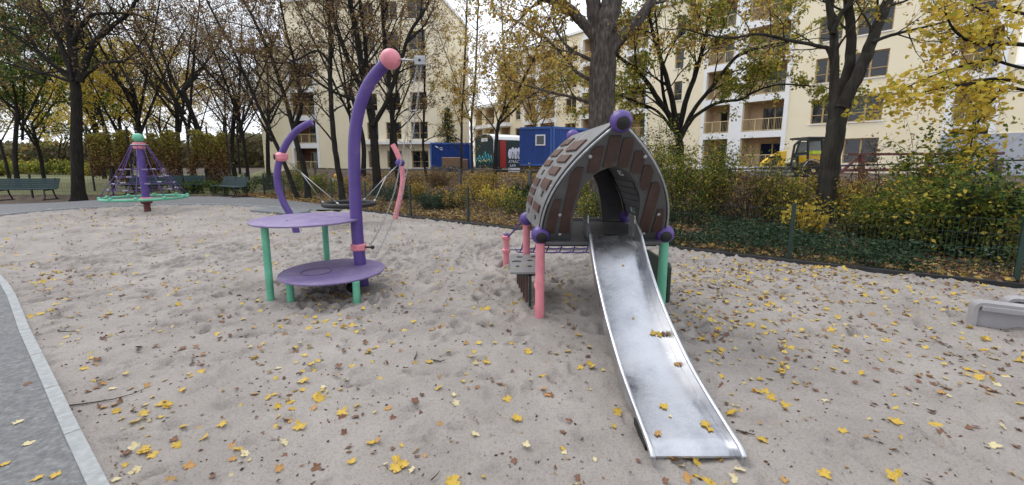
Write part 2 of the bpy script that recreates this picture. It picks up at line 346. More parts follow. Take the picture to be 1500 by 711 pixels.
# path ring (asphalt) around the sand, with kerb
V_ = lambda x, y: Vector((x, y, 0))
def smooth_poly(P, k=6):
    P = [Vector(p) for p in P]; o = []
    for i in range(len(P) - 1):
        p0 = P[max(i - 1, 0)]; p1 = P[i]; p2 = P[i + 1]; p3 = P[min(i + 2, len(P) - 1)]
        for t in [q / k for q in range(k)]:
            o.append(.5 * ((2 * p1) + (-p0 + p2) * t + (2 * p0 - 5 * p1 + 4 * p2 - p3) * t * t + (-p0 + 3 * p1 - 3 * p2 + p3) * t ** 3))
    o.append(P[-1]); return o
inner = [(1.9, -2.6), (.35, -.5), *[tuple((gp(x_, y_, .06) + V_(-.012, -.012)).xy) for x_, y_ in ((215, 835), (156, 711), (125, 646), (93, 581), (46, 488), (0, 402))], (-11.0, 7.8), (-14.0, 10.0), (-14.95, 11.6), (-15.1, 13.0), (-14.3, 14.2), (-12.6, 15.0), (-10.6, 15.0), (-8.3, 14.15), (-6.87, 13.3), (-5.6, 13.25)]
outer = [(0, -4.8), (-3.5, -3.2), (-5.5, -1.0), (-6.2, .2), (-7.0, .9), (-8.3, 1.6), (-9.5, 2.6), (-11.5, 3.8), (-15, 5.5), (-18, 8.0), (-20, 11.), (-19.5, 14.3), (-17.5, 15.75), (-16.2, 17.8), (-13.4, 18.35), (-10.3, 17.4), (-8.1, 15.9), (-5.9, 14.25)]
I = smooth_poly([(x, y, 0) for x, y in inner], 8); O = smooth_poly([(x, y, 0) for x, y in outer], 8)
M['asphalt'] = ramp_mat('worn grey asphalt', [(.3, (.10, .103, .108)), (.55, (.17, .173, .178)), (.75, (.27, .27, .27))], .9, nscale=30, detail=12, bump=.5, bscale=110)
mb = MB(); vs = []; fs = []
for p, q in zip(I, O): vs += [(p.x, p.y, .055), (q.x, q.y, .05)]
for k in range(len(I) - 1): fs.append((2 * k, 2 * k + 2, 2 * k + 3, 2 * k + 1))
mb.add(vs, fs); mb.build('path', M['asphalt'])['kind'] = 'structure'
# kerb stones between path and sand
kerb = MB(); kw = .045; acc = 0.; Kp = smooth_poly([(x, y, 0) for x, y in inner], 60); seg = [Kp[0]]; stones = []
for p, q in zip(Kp[:-1], Kp[1:]):
    acc += (q - p).length
    if acc >= .8: stones.append((seg[0], q)); seg = [q]; acc = 0
for a_, b_ in stones:
    d = (b_ - a_).normalized(); nrm = Vector((-d.y, d.x, 0)); a2 = a_ + d * .004; b2 = b_ - d * .004
    if nrm.dot(Vector((-3, 9, 0)) - a_) < 0: nrm = -nrm
    i0, i1 = nrm * .02, -nrm * kw; zt = .062
    kerb.hexa([a2 + i0 + Vector((0, 0, -.2)), b2 + i0 + Vector((0, 0, -.2)), b2 + i1 + Vector((0, 0, -.2)), a2 + i1 + Vector((0, 0, -.2))],
              [a2 + i0 + Vector((0, 0, zt)), b2 + i0 + Vector((0, 0, zt)), b2 + i1 + Vector((0, 0, zt)), a2 + i1 + Vector((0, 0, zt))])
kerb.build('kerb', M['concrete'])['kind'] = 'structure'
# dark fall mat beyond the swing
mat_ = MB(); P_ = [gp(366, 312), gp(395, 308), gp(450, 310), gp(455, 313), gp(430, 317)]
mat_.prism([Vector((p.x, p.y, .03)) for p in P_], (0, 0, .05)); mat_.build('fall_mat', plain('grey rubber mat', (.15, .16, .17), .8, .2))['kind'] = 'structure'
# wooden / black edging board along the fence foot
FL_ = [(8.6, 3.6), (6.58, 5.08), (4.46, 6.36), (1.7, 8.4), (-1.14, 10.44), (-2.92, 11.66), (-5.02, 13.4), (-5.6, 13.9)]
edge = MB()
for a_, b_ in zip(FL_[:-1], FL_[1:]):
    a_ = Vector((*a_, 0)); b_ = Vector((*b_, 0)); d = (b_ - a_).normalized(); nr = Vector((d.y, -d.x, 0)) * .03
    edge.hexa([a_ + nr + Vector((0, 0, -.1)), b_ + nr + Vector((0, 0, -.1)), b_ - nr + Vector((0, 0, -.1)), a_ - nr + Vector((0, 0, -.1))],
              [a_ + nr + Vector((0, 0, .05)), b_ + nr + Vector((0, 0, .05)), b_ - nr + Vector((0, 0, .05)), a_ - nr + Vector((0, 0, .05))])
edge.build('edging', plain('dark edging board', (.03, .03, .032), .8, .3))['kind'] = 'structure'

# ================================================================== play equipment
V3 = Vector
def cap(c, r, ax, ang=36):
    k = 8; pr = [((r + .003) * math.sin(R(ang) * i / k) if i else .0005, (r + .003) * math.cos(R(ang) * i / k)) for i in range(k + 1)]
    pr.append(((r - .004) * math.sin(R(ang)), (r - .006) * math.cos(R(ang))))
    return MB().lathe(c, pr, 28, ax)
def eyeball(c, r, parent, ax, mat='purple'):
    b_ = MB().ball(c, r, 32, 20).build('ball', M[mat], parent, True)
    cap(c, r, ax).build('ball_cap', M['rubber'], b_, 'auto')
# ---- slide tower
T = thing('slide_tower', 'climbing tower with pointed grey roof arch, brown boards, purple ball joints and steel slide', 'play tower', (.93, 4.8, 0))
FLp, FRp, FAp = V3((.29, 4.12, .86)), V3((1.58, 4.18, .86)), V3((.915, 3.52, 1.935))
BLp, BRp, BAp = V3((.19, 5.30, .86)), V3((1.52, 5.45, .86)), V3((.86, 5.9, 1.95))
posts = [(FLp, 'pink', 1.0), (FRp, 'teal', 1.0), (BLp, 'pink', 1.), (BRp, 'teal', 1.)]
for p, mt, k in posts:
    MB().tube([(p.x, p.y, -.15), (p.x, p.y, .3), (p.x, p.y, .80)], .048 if mt == 'pink' else .047, 24).build('post', M[mt], T, 'auto')
eyeball(FLp, .096, T, (.10, -1, -.22)); eyeball(FRp, .096, T, (-.12, -1, -.22)); eyeball(FAp, .095, T, (.0, -1, -.30))
eyeball(BLp, .092, T, (.0, 1, -.2)); eyeball(BRp, .092, T, (0, 1, -.2)); eyeball(BAp, .096, T, (0, 1, -.3))
PW = 2.15
def wid(s): return max(0., 1 - max(0., s) ** PW)
def arch(side, s, L_, R_, A_, k=1.):
    Mi = (L_ + R_) / 2; h = (R_ - L_) / 2; return Mi + h * (side * wid(s) * k) + (A_ - Mi) * s
def wi(s): return .51 * math.sqrt(max(0., 1 - (max(s, 0) / .645) ** 3.2)) if s < .645 else 0.
def face(A3, back=False):
    L_, R_, A_ = A3; Mi = (L_ + R_) / 2; h = (R_ - L_) / 2; up = A_ - Mi; nrm = h.cross(up).normalized()
    if nrm.y > 0: nrm = -nrm
    mb = MB(); N = 44
    for side in (-1, 1):
        for i in range(N):
            s0, s1 = i / N * 1.0 - .045, (i + 1) / N * 1.0 - .045
            q = []
            for s in (s0, s1):
                o_ = max(wid(s) * .965 - .0, .02); n_ = wi(s); q.append((Mi + h * side * n_ + up * s, Mi + h * side * max(o_, n_ + .005) + up * s))
            a = [q[0][0], q[0][1], q[1][1], q[1][0]]
            mb.hexa([p + nrm * .012 for p in a], [p - nrm * .012 for p in a])
    return mb, nrm, Mi, h, up
fb, FN, FM, FH, FU = face((FLp, FRp, FAp))
front = fb.build('front_panel', M['shaded_board'], T, 'auto')
bb, BN, BM, BH, BU = face((BLp, BRp, BAp))
bb.build('back_panel', M['shaded_board'], T, 'auto')
# brown slats on the front panel
def xs_out(x): return max(0., 1 - abs(x)) ** (1 / PW)
k = 0
for x0 in (-.84, -.61, -.37, -.15, .06, .28, .47, .655, .87):
    w = .078; ok = []
    N = 60
    for i in range(N + 1):
        s = i / N; xc = x0 * (1 - .10 * s) + .13 * s - .03
        lo, hi = xc - w, xc + w
        om = wid(s) * .965 - .05; im = wi(s) + .045
        if s < .03 or s > .91: continue
        if s < .69 and x0 < 0: hi2 = min(hi, -im); lo2 = max(lo, -om)
        elif s < .69: lo2 = max(lo, im); hi2 = min(hi, om)
        else: lo2, hi2 = max(lo, -om), min(hi, om)
        if hi2 - lo2 > .085: ok.append((s, lo2, hi2))
        elif ok and hi2 - lo2 <= .0: break
    if len(ok) < 2: continue
    mb = MB(); pts = [FM + FH * l + FU * s for s, l, h_ in ok] + [FM + FH * h_ + FU * s for s, l, h_ in reversed(ok)]
    for (s0, l0, h0), (s1, l1, h1) in zip(ok[:-1], ok[1:]):
        pass
    L0 = [FM + FH * l + FU * s for s, l, _ in ok]; R0 = [FM + FH * h_ + FU * s for s, _, h_ in ok]; n0 = len(ok)
    vs = [p + FN * .0125 for p in L0] + [p + FN * .0125 for p in R0] + [p + FN * .027 for p in L0] + [p + FN * .027 for p in R0]
    fs = []
    for i in range(n0 - 1):
        fs += [(2 * n0 + i, 3 * n0 + i, 3 * n0 + i + 1, 2 * n0 + i + 1), (i, i + 1, n0 + i + 1, n0 + i), (i, 2 * n0 + i, 2 * n0 + i + 1, i + 1), (n0 + i, n0 + i + 1, 3 * n0 + i + 1, 3 * n0 + i)]
    fs += [(0, n0, 3 * n0, 2 * n0), (n0 - 1, 3 * n0 - 1, 4 * n0 - 1, 2 * n0 - 1)]
    mb.add(vs, fs).build('slat', M['shaded_slat'], front)
# bolts
for (x, s) in ((-.72, .22), (.80, .22), (-.36, .74), (.40, .74), (-.70, .02), (.64, .02)):
    MB().lathe(FM + FH * x + FU * s + FN * .027, [(.017, -.015), (.017, .004), (.012, .009), (.001, .010)], 14, FN).build('bolt', M['zinc'], front, 'auto')
# rims: silver front edge and black rubber edge behind it
for side in (-1, 1):
    for nm, (L_, R_, A_), off in (('front_rim', (FLp, FRp, FAp), FN), ('back_rim', (BLp, BRp, BAp), -BN)):
        P_ = [arch(side, s, L_, R_, A_) for s in np.linspace(.05, .95, 26)]
        MB().tube([p + off * .004 for p in P_], .011, 10).build(nm, M['zinc'], T, True)
        MB().tube([p - off * .024 for p in P_], .018, 10).build('edge_seal', M['rubber'], T, True)
# side shells (ruled between the two arches), with real holes, brown plates outside and boards inside
def shell_p(side, s, v, o=0.):
    a = arch(side, s, FLp, FRp, FAp); b_ = arch(side, s, BLp, BRp, BAp); a = a - FN * .03; b_ = b_ + BN * .03
    p = a.lerp(b_, v)
    if o:
        e = .01; ds = shell_p(side, min(s + e, 1), v) - shell_p(side, max(s - e, 0), v); dv = b_ - a
        n_ = ds.cross(dv).normalized(); Mi = FM.lerp(BM, v)
        if n_.dot(p - Mi - V3((0, 0, .3))) < 0: n_ = -n_
        p = p + n_ * o
    return p
def patch(side, s0, s1, v0, v1, o0, o1, ns=4, nv=2, skip=None):
    mb = MB(); G = {}
    for i in range(ns + 1):
        for j in range(nv + 1):
            s = s0 + (s1 - s0) * i / ns; v = v0 + (v1 - v0) * j / nv
            G[i, j, 0] = len(mb.v); mb.v.append(tuple(shell_p(side, s, v, o0))); G[i, j, 1] = len(mb.v); mb.v.append(tuple(shell_p(side, s, v, o1)))
    on = lambda i, j: 0 <= i < ns and 0 <= j < nv and not (skip and skip(s0 + (s1 - s0) * (i + .5) / ns, v0 + (v1 - v0) * (j + .5) / nv))
    for i in range(ns):
        for j in range(nv):
            if not on(i, j): continue
            for l in (0, 1):
                f = (G[i, j, l], G[i + 1, j, l], G[i + 1, j + 1, l], G[i, j + 1, l]); mb.f.append(f)
            for (di, dj, a_, b_) in ((-1, 0, (i, j), (i, j + 1)), (1, 0, (i + 1, j), (i + 1, j + 1)), (0, -1, (i, j), (i + 1, j)), (0, 1, (i, j + 1), (i + 1, j + 1))):
                if not on(i + di, j + dj): mb.f.append((G[(*a_, 0)], G[(*b_, 0)], G[(*b_, 1)], G[(*a_, 1)]))
    return mb
holes = [(.36, .25), (.115, .28), (.545, .72), (.11, .76)]
def is_hole(s, v): return any(abs(s - a) < .028 and abs(v - b_) < .055 for a, b_ in holes)
plates_f = [(.225, .25, .035), (.45, .25, .045), (.575, .25, .035), (.685, .25, .032), (.80, .25, .045)]
plates_b = [(.235, .75, .035), (.335, .75, .028), (.435, .75, .038), (.64, .75, .03), (.75, .75, .038), (.87, .75, .035)]
for side in (-1, 1):
    sh = patch(side, .015, .985, .0, .49, 0, .016, 84, 20, is_hole).build('roof_panel', M['panel'], T)
    sh2 = patch(side, .015, .985, .503, 1., 0, .016, 84, 20, is_hole).build('roof_panel', M['panel'], T)
    for (s, v, hs) in plates_f: patch(side, s - hs, s + hs, v - .14, v + .15, .017, .036, 4, 2).build('roof_plate', M['brown'], sh, False, .004)
    for (s, v, hs) in plates_b: patch(side, s - hs, s + hs, v - .15, v + .14, .017, .036, 4, 2).build('roof_plate', M['brown'], sh2, False, .004)
    for q in range(13):
        s0 = .03 + q * .072
        for (va, vb, par) in ((.03, .46, sh), (.53, .97, sh2)):
            if any(s0 < a + .035 and s0 + .062 > a - .035 and va < b_ < vb for a, b_ in holes): continue
            patch(side, s0, s0 + .062, va, vb, -.016, -.002, 2, 1).build('inner_board', M['inner_board'], par)
    for v in (.05, .95):
        for s in (.06, .45): MB().ball(shell_p(side, s, v, .018), .010, 10, 6).build('bolt', M['zinc'], sh, True)
# platform with lip boards
pf = MB().box((.92, 4.74, .79), (1.16, 1.44, .035)).build('platform', M['panel_dark'], T, False, .006)
MB().box((.90, 5.47, .80), (1.12, .03, .10)).build('platform_edge', M['panel'], pf, False, .004)
for yy in (4.25, 5.2): MB().box((.9, yy, .745), (1.24, .06, .05)).build('platform_beam', M['iron'], pf)
# slide
SX0, SX1 = .765, 1.235
prof = [(4.26, .845, .14), (4.08, .83, .15), (3.93, .765, .16), (3.65, .53, .155), (3.38, .355, .15), (3.12, .225, .14), (2.88, .135, .13), (2.67, .085, .105), (2.45, .055, .08), (2.25, .036, .06), (2.10, .024, .045), (2.03, .010, .045), (1.985, -.02, .05)]
cur = smooth_poly([(y, z, h) for y, z, h in prof], 5)
bed = MB(); vs = []; fs = []
bcur = [p for p in cur if p.x > 2.13]; bcur += [V3((2.10, bcur[-1].y - .004, 0)), V3((2.07, bcur[-1].y - .014, 0)), V3((2.045, bcur[-1].y - .034, 0))]
for p in bcur: vs += [(SX0 + .0045, p.x, p.y), (SX1 - .0045, p.x, p.y), (SX0 + .0045, p.x, p.y - .012), (SX1 - .0045, p.x, p.y - .012)]
k = len(bcur)
for i in range(k - 1):
    a = 4 * i; fs += [(a, a + 1, a + 5, a + 4), (a + 2, a + 6, a + 7, a + 3)]
fs += [(0, 2, 3, 1), (4 * k - 4, 4 * k - 3, 4 * k - 1, 4 * k - 2)]
sl_ = bed.add(vs, fs).build('slide', M['steel_bed'], T, 'auto')
k = len(cur)
for side, x in ((-1, SX0), (1, SX1)):
    vs = []; fs = []
    for p in cur: vs += [(x - .004, p.x, p.y - .05 * min(1, p.z / .1)), (x + .004, p.x, p.y - .05 * min(1, p.z / .1)), (x + .004, p.x, p.y + p.z), (x - .004, p.x, p.y + p.z)]
    for i in range(k - 1):
        for j in range(4): fs.append((4 * i + j, 4 * i + (j + 1) % 4, 4 * i + 4 + (j + 1) % 4, 4 * i + 4 + j))
    fs += [(3, 2, 1, 0), (4 * k - 4, 4 * k - 3, 4 * k - 2, 4 * k - 1)]
    MB().add(vs, fs).build('side_wall', M['steel'], sl_, 'auto')
    MB().tube([(x + side * .010, p.x, p.y + p.z) for p in cur], .016, 12).build('side_rail', M['steel'], sl_, True)
    MB().box((x + side * .006, 2.22, -.005), (.010, .22, .08)).build('foot_plate', M['iron'], sl_)
    MB().box((x, 4.17, .955), (.012, .2, .22)).build('cheek', M['zinc'], sl_, False, .004)
# left side: step board, counter slats below it
def hole_shape(x, y): 
    for (a, b_, ra, rb) in ((.20, .55, .30, .07), (.62, .62, .18, .05), (.3, .83, .2, .05), (.75, .84, .2, .05), (.22, .30, .12, .05), (.58, .30, .14, .05), (.78, .36, .07, .09)):
        if ((x - a) / (ra * .5)) ** 2 + ((y - b_) / rb) ** 2 < 1 and not (ra > .25 and y < b_ - .02): return True
    return False
bx0, bx1, by0, by1 = -.02, .37, 4.34, 5.22; nb, nc = 40, 80; mb = MB(); G = {}
for i in range(nb + 1):
    for j in range(nc + 1):
        for l, z in ((0, .385), (1, .405)): G[i, j, l] = len(mb.v); mb.v.append((bx0 + (bx1 - bx0) * i / nb, by0 + (by1 - by0) * j / nc, z))
on = lambda i, j: 0 <= i < nb and 0 <= j < nc and not hole_shape((i + .5) / nb, (j + .5) / nc)
for i in range(nb):
    for j in range(nc):
        if not on(i, j): continue
        mb.f += [(G[i, j, 1], G[i + 1, j, 1], G[i + 1, j + 1, 1], G[i, j + 1, 1]), (G[i, j + 1, 0], G[i + 1, j + 1, 0], G[i + 1, j, 0], G[i, j, 0])]
        for (di, dj, a_, b_) in ((-1, 0, (i, j), (i, j + 1)), (1, 0, (i + 1, j), (i + 1, j + 1)), (0, -1, (i, j), (i + 1, j)), (0, 1, (i, j + 1), (i + 1, j + 1))):
            if not on(i + di, j + dj): mb.f.append((G[(*a_, 0)], G[(*b_, 0)], G[(*b_, 1)], G[(*a_, 1)]))
bo = mb.build('step_board', M['panel'], T)
for q, yy in enumerate((4.48, 4.66, 4.84, 5.02, 5.20)):
    MB().box((.165 - .022 * q, yy, .205), (.032, .10, .35)).build('counter_slat', M['brown'], bo, False, .003)
MB().box((.20, 4.36, .20), (.03, .02, .38)).build('board_post', M['darkgreen'], bo)
MB().box((.20, 4.36, .375), (.30, .02, .03)).build('board_post', M['darkgreen'], bo)
for z in (.30, .05): MB().box((.262, 4.2, z), (.05, .12, .03)).build('bracket', M['pink'], bo)
# right side: dark panel by the green post
pn = MB(); pn.prism([(1.70, 4.32 + y, z) for y, z in ((0, .08), (0, .46), (.04, .50), (.76, .50), (.8, .46), (.8, .08), (.76, .05), (.04, .05))], (.03, 0, 0))
pn.build('side_panel', M['darkgreen'], T)
MB().box((1.66, 4.40, .3), (.09, .04, .04)).build('bracket', M['teal'], T)
# back: two stub posts, bar and rope net up to the platform
for (x, y) in ((-.09, 6.26), (1.40, 6.26)):
    st = MB().tube([(x, y, -.1), (x, y, .47)], .047, 20).build('stub_post', M['pink'], T, 'auto')
    MB().lathe((x, y, .40), [(.06, 0), (.068, .01), (.068, .055), (.05, .065)], 20).build('collar', M['pink'], st, 'auto')
    MB().lathe((x, y, .19), [(.055, 0), (.063, .01), (.063, .055), (.05, .065)], 20).build('collar', M['pink'], st, 'auto')
    MB().lathe((x, y, .47), [(.045, 0), (.045, .02), (.035, .03), (.001, .034)], 20).build('cap', M['purple'], st, 'auto')
MB().tube([(-.04, 6.26, .25), (1.36, 6.26, .25)], .022, 12).build('net_bar', M['zinc'], T, 'auto')
net = MB()
for i in range(7):
    x = .05 + i * .21; a = V3((x * .84 + .16, 5.48, .76)); b_ = V3((x, 6.26, .26)); net.tube([a.lerp(b_, t) + V3((0, 0, -.20 * math.sin(math.pi * t))) for t in np.linspace(0, 1, 9)], .009, 6)
for t in (.2, .4, .6, .8):
    net.tube([V3(((.05 + q * .07) * (.84 + .16 * t) + .16 * (1 - t), 5.48 + .78 * t, .76 - .5 * t - .20 * math.sin(math.pi * t) - .015 * math.sin(q * 1.05) ** 2)) for q in range(19)], .009, 6)
net.build('climbing_net', M['rope'], T, True)
MB().tube([(-.06, 6.22, .45), (.03, 5.8, .62), (.15, 5.36, .84)], .013, 8).build('side_rope', M['rope'], T, True)

# ---- double disc climbing frame with the tall bent mast
D = thing('disc_climber', 'purple bent mast with two round purple step discs on green legs', 'climbing frame', (-2.0, 5.18, 0))
mp_ = [(533, 426, 5.18), (529, 395, 5.18), (525, 362, 5.18), (522, 320, 5.18), (520, 280, 5.19), (519, 240, 5.2), (519, 210, 5.2), (522, 180, 5.2), (528, 153, 5.2), (538, 128, 5.2), (550, 110, 5.2), (566, 92, 5.2)]
mpts = smooth_poly([at(*p) for p in mp_], 5); mpts[0].z = -.05
mast = MB().tube(mpts, .074, 26).build('mast', M['purple'], D, 'auto')
bc = at(572, 87, 5.18); bl_ = MB().ball(bc, .122, 36, 22).build('mast_ball', M['pink'], D, True)
br_ = at(614, 89, 5.12)
MB().tube([bc, bc.lerp(br_, .55), br_], .013, 10).build('arm', M['zinc'], D, True)
bk = MB(); bk.box(br_ + V3((.01, 0, .0)), (.13, .05, .105)); bk = bk.build('hanger_bracket', M['zinc'], D, False, .008)
MB().lathe(br_ + V3((.01, -.026, 0)), [(.016, 0), (.016, .008), (.001, .01)], 12, (0, -1, 0)).build('bolt', M['iron'], bk)
def disc(c, r, z, name, tilt=(0, 0)):
    mb = MB(); mb.lathe((c[0], c[1], z), [(r - .006, -.024), (r, -.018), (r, -.005), (r - .006, 0)], 72); return mb.build(name, M['purple_top'], D, 'auto')
d1 = disc((-2.60, 5.17), .655, .885, 'disc'); d2 = disc((-2.19, 4.89), .605, .285, 'disc')
def ring_mark(c, r0, z, parent):
    MB().tube([(c[0] + r0 * math.cos(a), c[1] + r0 * math.sin(a), z) for a in np.linspace(0, 2 * math.pi, 40, endpoint=False)], .0035, 5, closed=True).build('engraved_ring', M['rubber'], parent)
ring_mark((-2.36, 4.80), .17, .2855, d2)
for (x, y, z) in ((-2.84, 4.64, .862), (-2.60, 5.62, .862)): MB().tube([(x, y, -.12), (x, y, z)], .040, 20).build('leg', M['teal'], D, 'auto')
for (x, y, z) in ((-2.57, 4.58, .262), (-1.76, 4.47, .262)): MB().tube([(x, y, -.12), (x, y, z)], .040, 20).build('leg', M['teal'], D, 'auto')
cl = mpts[12]; cl = min(mpts, key=lambda p: abs(p.z - .53))
cb = MB().lathe((cl.x, cl.y, cl.z - .045), [(.08, 0), (.097, .012), (.097, .078), (.08, .09)], 26).build('clamp', M['pink'], D, 'auto')
for a in (-1.9, -1.25): MB().box((cl.x + .098 * math.cos(a), cl.y + .098 * math.sin(a), cl.z), (.012, .05, .05), rz=a).build('clamp_lug', M['pink'], cb, False, .004)
kn = V3((cl.x + .19, cl.y - .02, cl.z + .0)); MB().tube([(cl.x + .09, cl.y - .01, cl.z), kn], .012, 8).ball(kn, .026, 14, 9).build('knob', M['iron'], cb, True)
def chain(px, name='chain'):
    P_ = smooth_poly([at(*p) for p in px], 12); mb = MB(); L_ = [0.]
    for a, b_ in zip(P_[:-1], P_[1:]): L_.append(L_[-1] + (b_ - a).length)
    n_ = int(L_[-1] / .032); 
    for i in range(n_):
        s = L_[-1] * (i + .5) / n_; j = min(max(1, int(np.searchsorted(L_, s))), len(P_) - 1); t = (s - L_[j - 1]) / max(1e-6, L_[j] - L_[j - 1])
        c = P_[j - 1].lerp(P_[j], t); d = (P_[j] - P_[j - 1]).normalized(); u = d.orthogonal().normalized(); w_ = d.cross(u); u = u if i % 2 else w_
        mb.tube([c + d * .020 * math.cos(a) + u * .010 * math.sin(a) for a in np.linspace(0, 2 * math.pi, 8, endpoint=False)], .0032, 4, closed=True)
    return mb.build(name, M['zinc'], D, True)
chain([(611, 96, 5.12), (602, 150, 5.12), (594, 200, 5.12), (585, 248, 5.12), (575, 290, 5.1), (559, 330, 5.08), (542, 360, 5.14)])
chain([(617, 96, 5.12), (611, 150, 5.1), (604, 200, 5.08), (596, 250, 5.05), (584, 300, 5.02), (566, 345, 5.0), (550, 377, 4.98)])
# small bucket left under the lower disc
BK = thing('bucket', 'small black sand bucket lying on its side under the lower purple disc', 'bucket', (-1.93, 4.78, .06))
ax = V3((.35, -.75, .45)).normalized(); bc0 = V3((-1.93, 4.78, .085)) - ax * .06
MB().lathe(bc0, [(.05, 0), (.068, .13), (.072, .13), (.072, .14), (.064, .14), (.046, .008), (.001, .008)], 22, ax).build('pail', M['rubber'], BK, 'auto')
u = ax.orthogonal().normalized(); w_ = ax.cross(u)
MB().tube([bc0 + ax * (.13 - .05 * math.sin(a)) + u * .072 * math.cos(a) + w_ * .085 * math.sin(a) for a in np.linspace(0, math.pi, 14)], .0025, 5).build('handle', M['whiteclip'], BK, True)

# ---- nest swing
N_ = thing('nest_swing', 'black round nest swing hung between a curved purple post and a curved pink post', 'swing', (-4.1, 10.3, 0))
lp = smooth_poly([at(*p, 9.3) for p in ((435, 343), (427, 318), (417, 300), (409, 280), (406, 260), (409, 237), (420, 210), (437, 190), (457, 179))], 5)
MB().tube(lp, .073, 20).build('swing_post', M['purple'], N_, 'auto')
rpp = smooth_poly([at(*p, 11.4) for p in ((578, 325), (583, 302), (588, 280), (590, 260), (587, 240), (582, 225), (575, 212))], 5)
MB().tube(rpp, .070, 20).build('swing_post', M['pink'], N_, 'auto')
cL = at(412, 230, 9.3); cR = at(586, 239, 11.4)
MB().lathe(cL - V3((.0, 0, .1)), [(.08, 0), (.135, .05), (.14, .1), (.135, .15), (.08, .2)], 26).build('joint', M['pink'], N_, 'auto')
cap(cL + V3((-.02, -.02, 0)), .13, (-.75, -.66, 0), 30).build('joint_cap', M['rubber'], N_, 'auto')
MB().ball(cR, .125, 26, 16).build('joint', M['purple'], N_, True)
sc0 = at(512, 299, 10.35)
st = MB().tube([sc0 + V3((.60 * math.cos(a), .60 * math.sin(a), 0)) for a in np.linspace(0, 2 * math.pi, 44, endpoint=False)], .06, 12, closed=True).build('seat_ring', M['rubber'], N_, True)
nt_ = MB()
for q in range(-4, 5):
    h_ = math.sqrt(max(.02, .34 - (q * .13) ** 2)); 
    nt_.tube([sc0 + V3((q * .13, y_, -.10 * (1 - (y_ / .6) ** 2) * (1 - (q / 4.6) ** 2))) for y_ in np.linspace(-h_, h_, 9)], .009, 5)
    nt_.tube([sc0 + V3((x_, q * .13, -.10 * (1 - (x_ / .6) ** 2) * (1 - (q / 4.6) ** 2))) for x_ in np.linspace(-h_, h_, 9)], .009, 5)
nt_.build('seat_net', M['rubber'], st, True)
for c, jp, angs in ((cL, at(441, 253, 9.75), (-2.75, -1.6)), (cR, at(566, 258, 11.0), (.35, 1.3))):
    a0 = c + (jp - c) * .12; MB().tube([a0, jp], .013, 6).build('hanger', M['zinc'], N_, True)
    for a in angs:
        e = sc0 + V3((.60 * math.cos(a), .60 * math.sin(a), .05)); MB().tube([jp, e], .0095, 6).build('cable', M['zinc'], N_, True)
        e2 = e.lerp(jp, .06); MB().tube([e, e2], .022, 8).build('ferrule', M['whiteclip'], N_, True)
# ---- net roundabout
cx_, cy_ = -11.66, 13.02; RS = .76
Q = thing('net_roundabout', 'net carousel with leaning purple mast, mint ball on top and mint ring at the bottom', 'roundabout', (cx_, cy_, 0))
MB().tube([(cx_, cy_, -.1), (cx_, cy_, .33)], .085, 20).build('base_post', M['darkred'], Q, 'auto')
MB().lathe((cx_, cy_, .27), [(.11, 0), (.15, .03), (.15, .10), (.10, .13)], 24).build('hub', M['darkred'], Q, 'auto')
MB().tube([(cx_, cy_, .38), (cx_, cy_, 2.16)], [.105, .088], 24).build('mast', M['purple'], Q, 'auto')
MB().lathe((cx_, cy_, .40), [(.11, 0), (.16, .02), (.16, .06), (.11, .08)], 24).build('foot_flange', M['pink'], Q, 'auto')
MB().lathe((cx_, cy_, 1.98), [(.10, 0), (.15, .03), (.15, .09), (.12, .12), (.16, .14), (.16, .2), (.10, .22)], 24).build('collar', M['pink'], Q, 'auto')
MB().tube([(cx_ + .19 * math.cos(a), cy_ + .19 * math.sin(a), 2.12) for a in np.linspace(0, 2 * math.pi, 24, endpoint=False)], .016, 6, closed=True).build('rope_ring', M['zinc'], Q, True)
MB().ball((cx_, cy_, 2.33), .145, 28, 18, 1.0).build('top_ball', M['teal'], Q, True)
RR = 1.05; rz_ = .46
rg = MB().tube([(cx_ + RR * math.cos(a), cy_ + RR * math.sin(a), rz_) for a in np.linspace(0, 2 * math.pi, 64, endpoint=False)], .042, 10, closed=True).build('ring', M['teal'], Q, True)
NR = 10
for q in range(NR):
    a = 2 * math.pi * q / NR + .2; ca, sa = math.cos(a), math.sin(a)
    MB().ball((cx_ + RR * ca, cy_ + RR * sa, rz_ + .04), .055, 10, 8).build('knob', M['teal'], rg, True)
    P_ = [V3((cx_ + .19 * ca, cy_ + .19 * sa, 2.12)).lerp(V3((cx_ + RR * ca, cy_ + RR * sa, rz_ + .08)), t) + V3((0, 0, -.10 * math.sin(math.pi * t))) for t in np.linspace(0, 1, 9)]
    MB().tube(P_, .011, 6).build('rope', M['rope'], Q, True)
for t in (.42, .56, .70, .84):
    hr = .19 + (RR - .19) * t; hz = 2.12 + (rz_ + .08 - 2.12) * t - .10 * math.sin(math.pi * t)
    hp = MB().tube([(cx_ + hr * math.cos(a), cy_ + hr * math.sin(a), hz) for a in np.linspace(0, 2 * math.pi, 49)[:-1] + .2], .009, 6, closed=True).build('hoop_rope', M['rope'], Q, True)
    for q in range(NR):
        a = 2 * math.pi * (q + .5) / NR + .2
        if (q + int(t * 50)) % 2: MB().box((cx_ + hr * math.cos(math.pi / NR) * math.cos(a), cy_ + hr * math.cos(math.pi / NR) * math.sin(a), hz), (.035, .13, .035), rz=a).build('rope_clip', M['whiteclip'], hp)
for q in range(4):
    a = math.pi / 4 + q * math.pi / 2; MB().tube([(cx_ + .1 * math.cos(a), cy_ + .1 * math.sin(a), .36), (cx_ + (RR - .03) * math.cos(a), cy_ + (RR - .03) * math.sin(a), rz_ - .02)], .025, 8).build('spoke', M['iron'], Q, True)
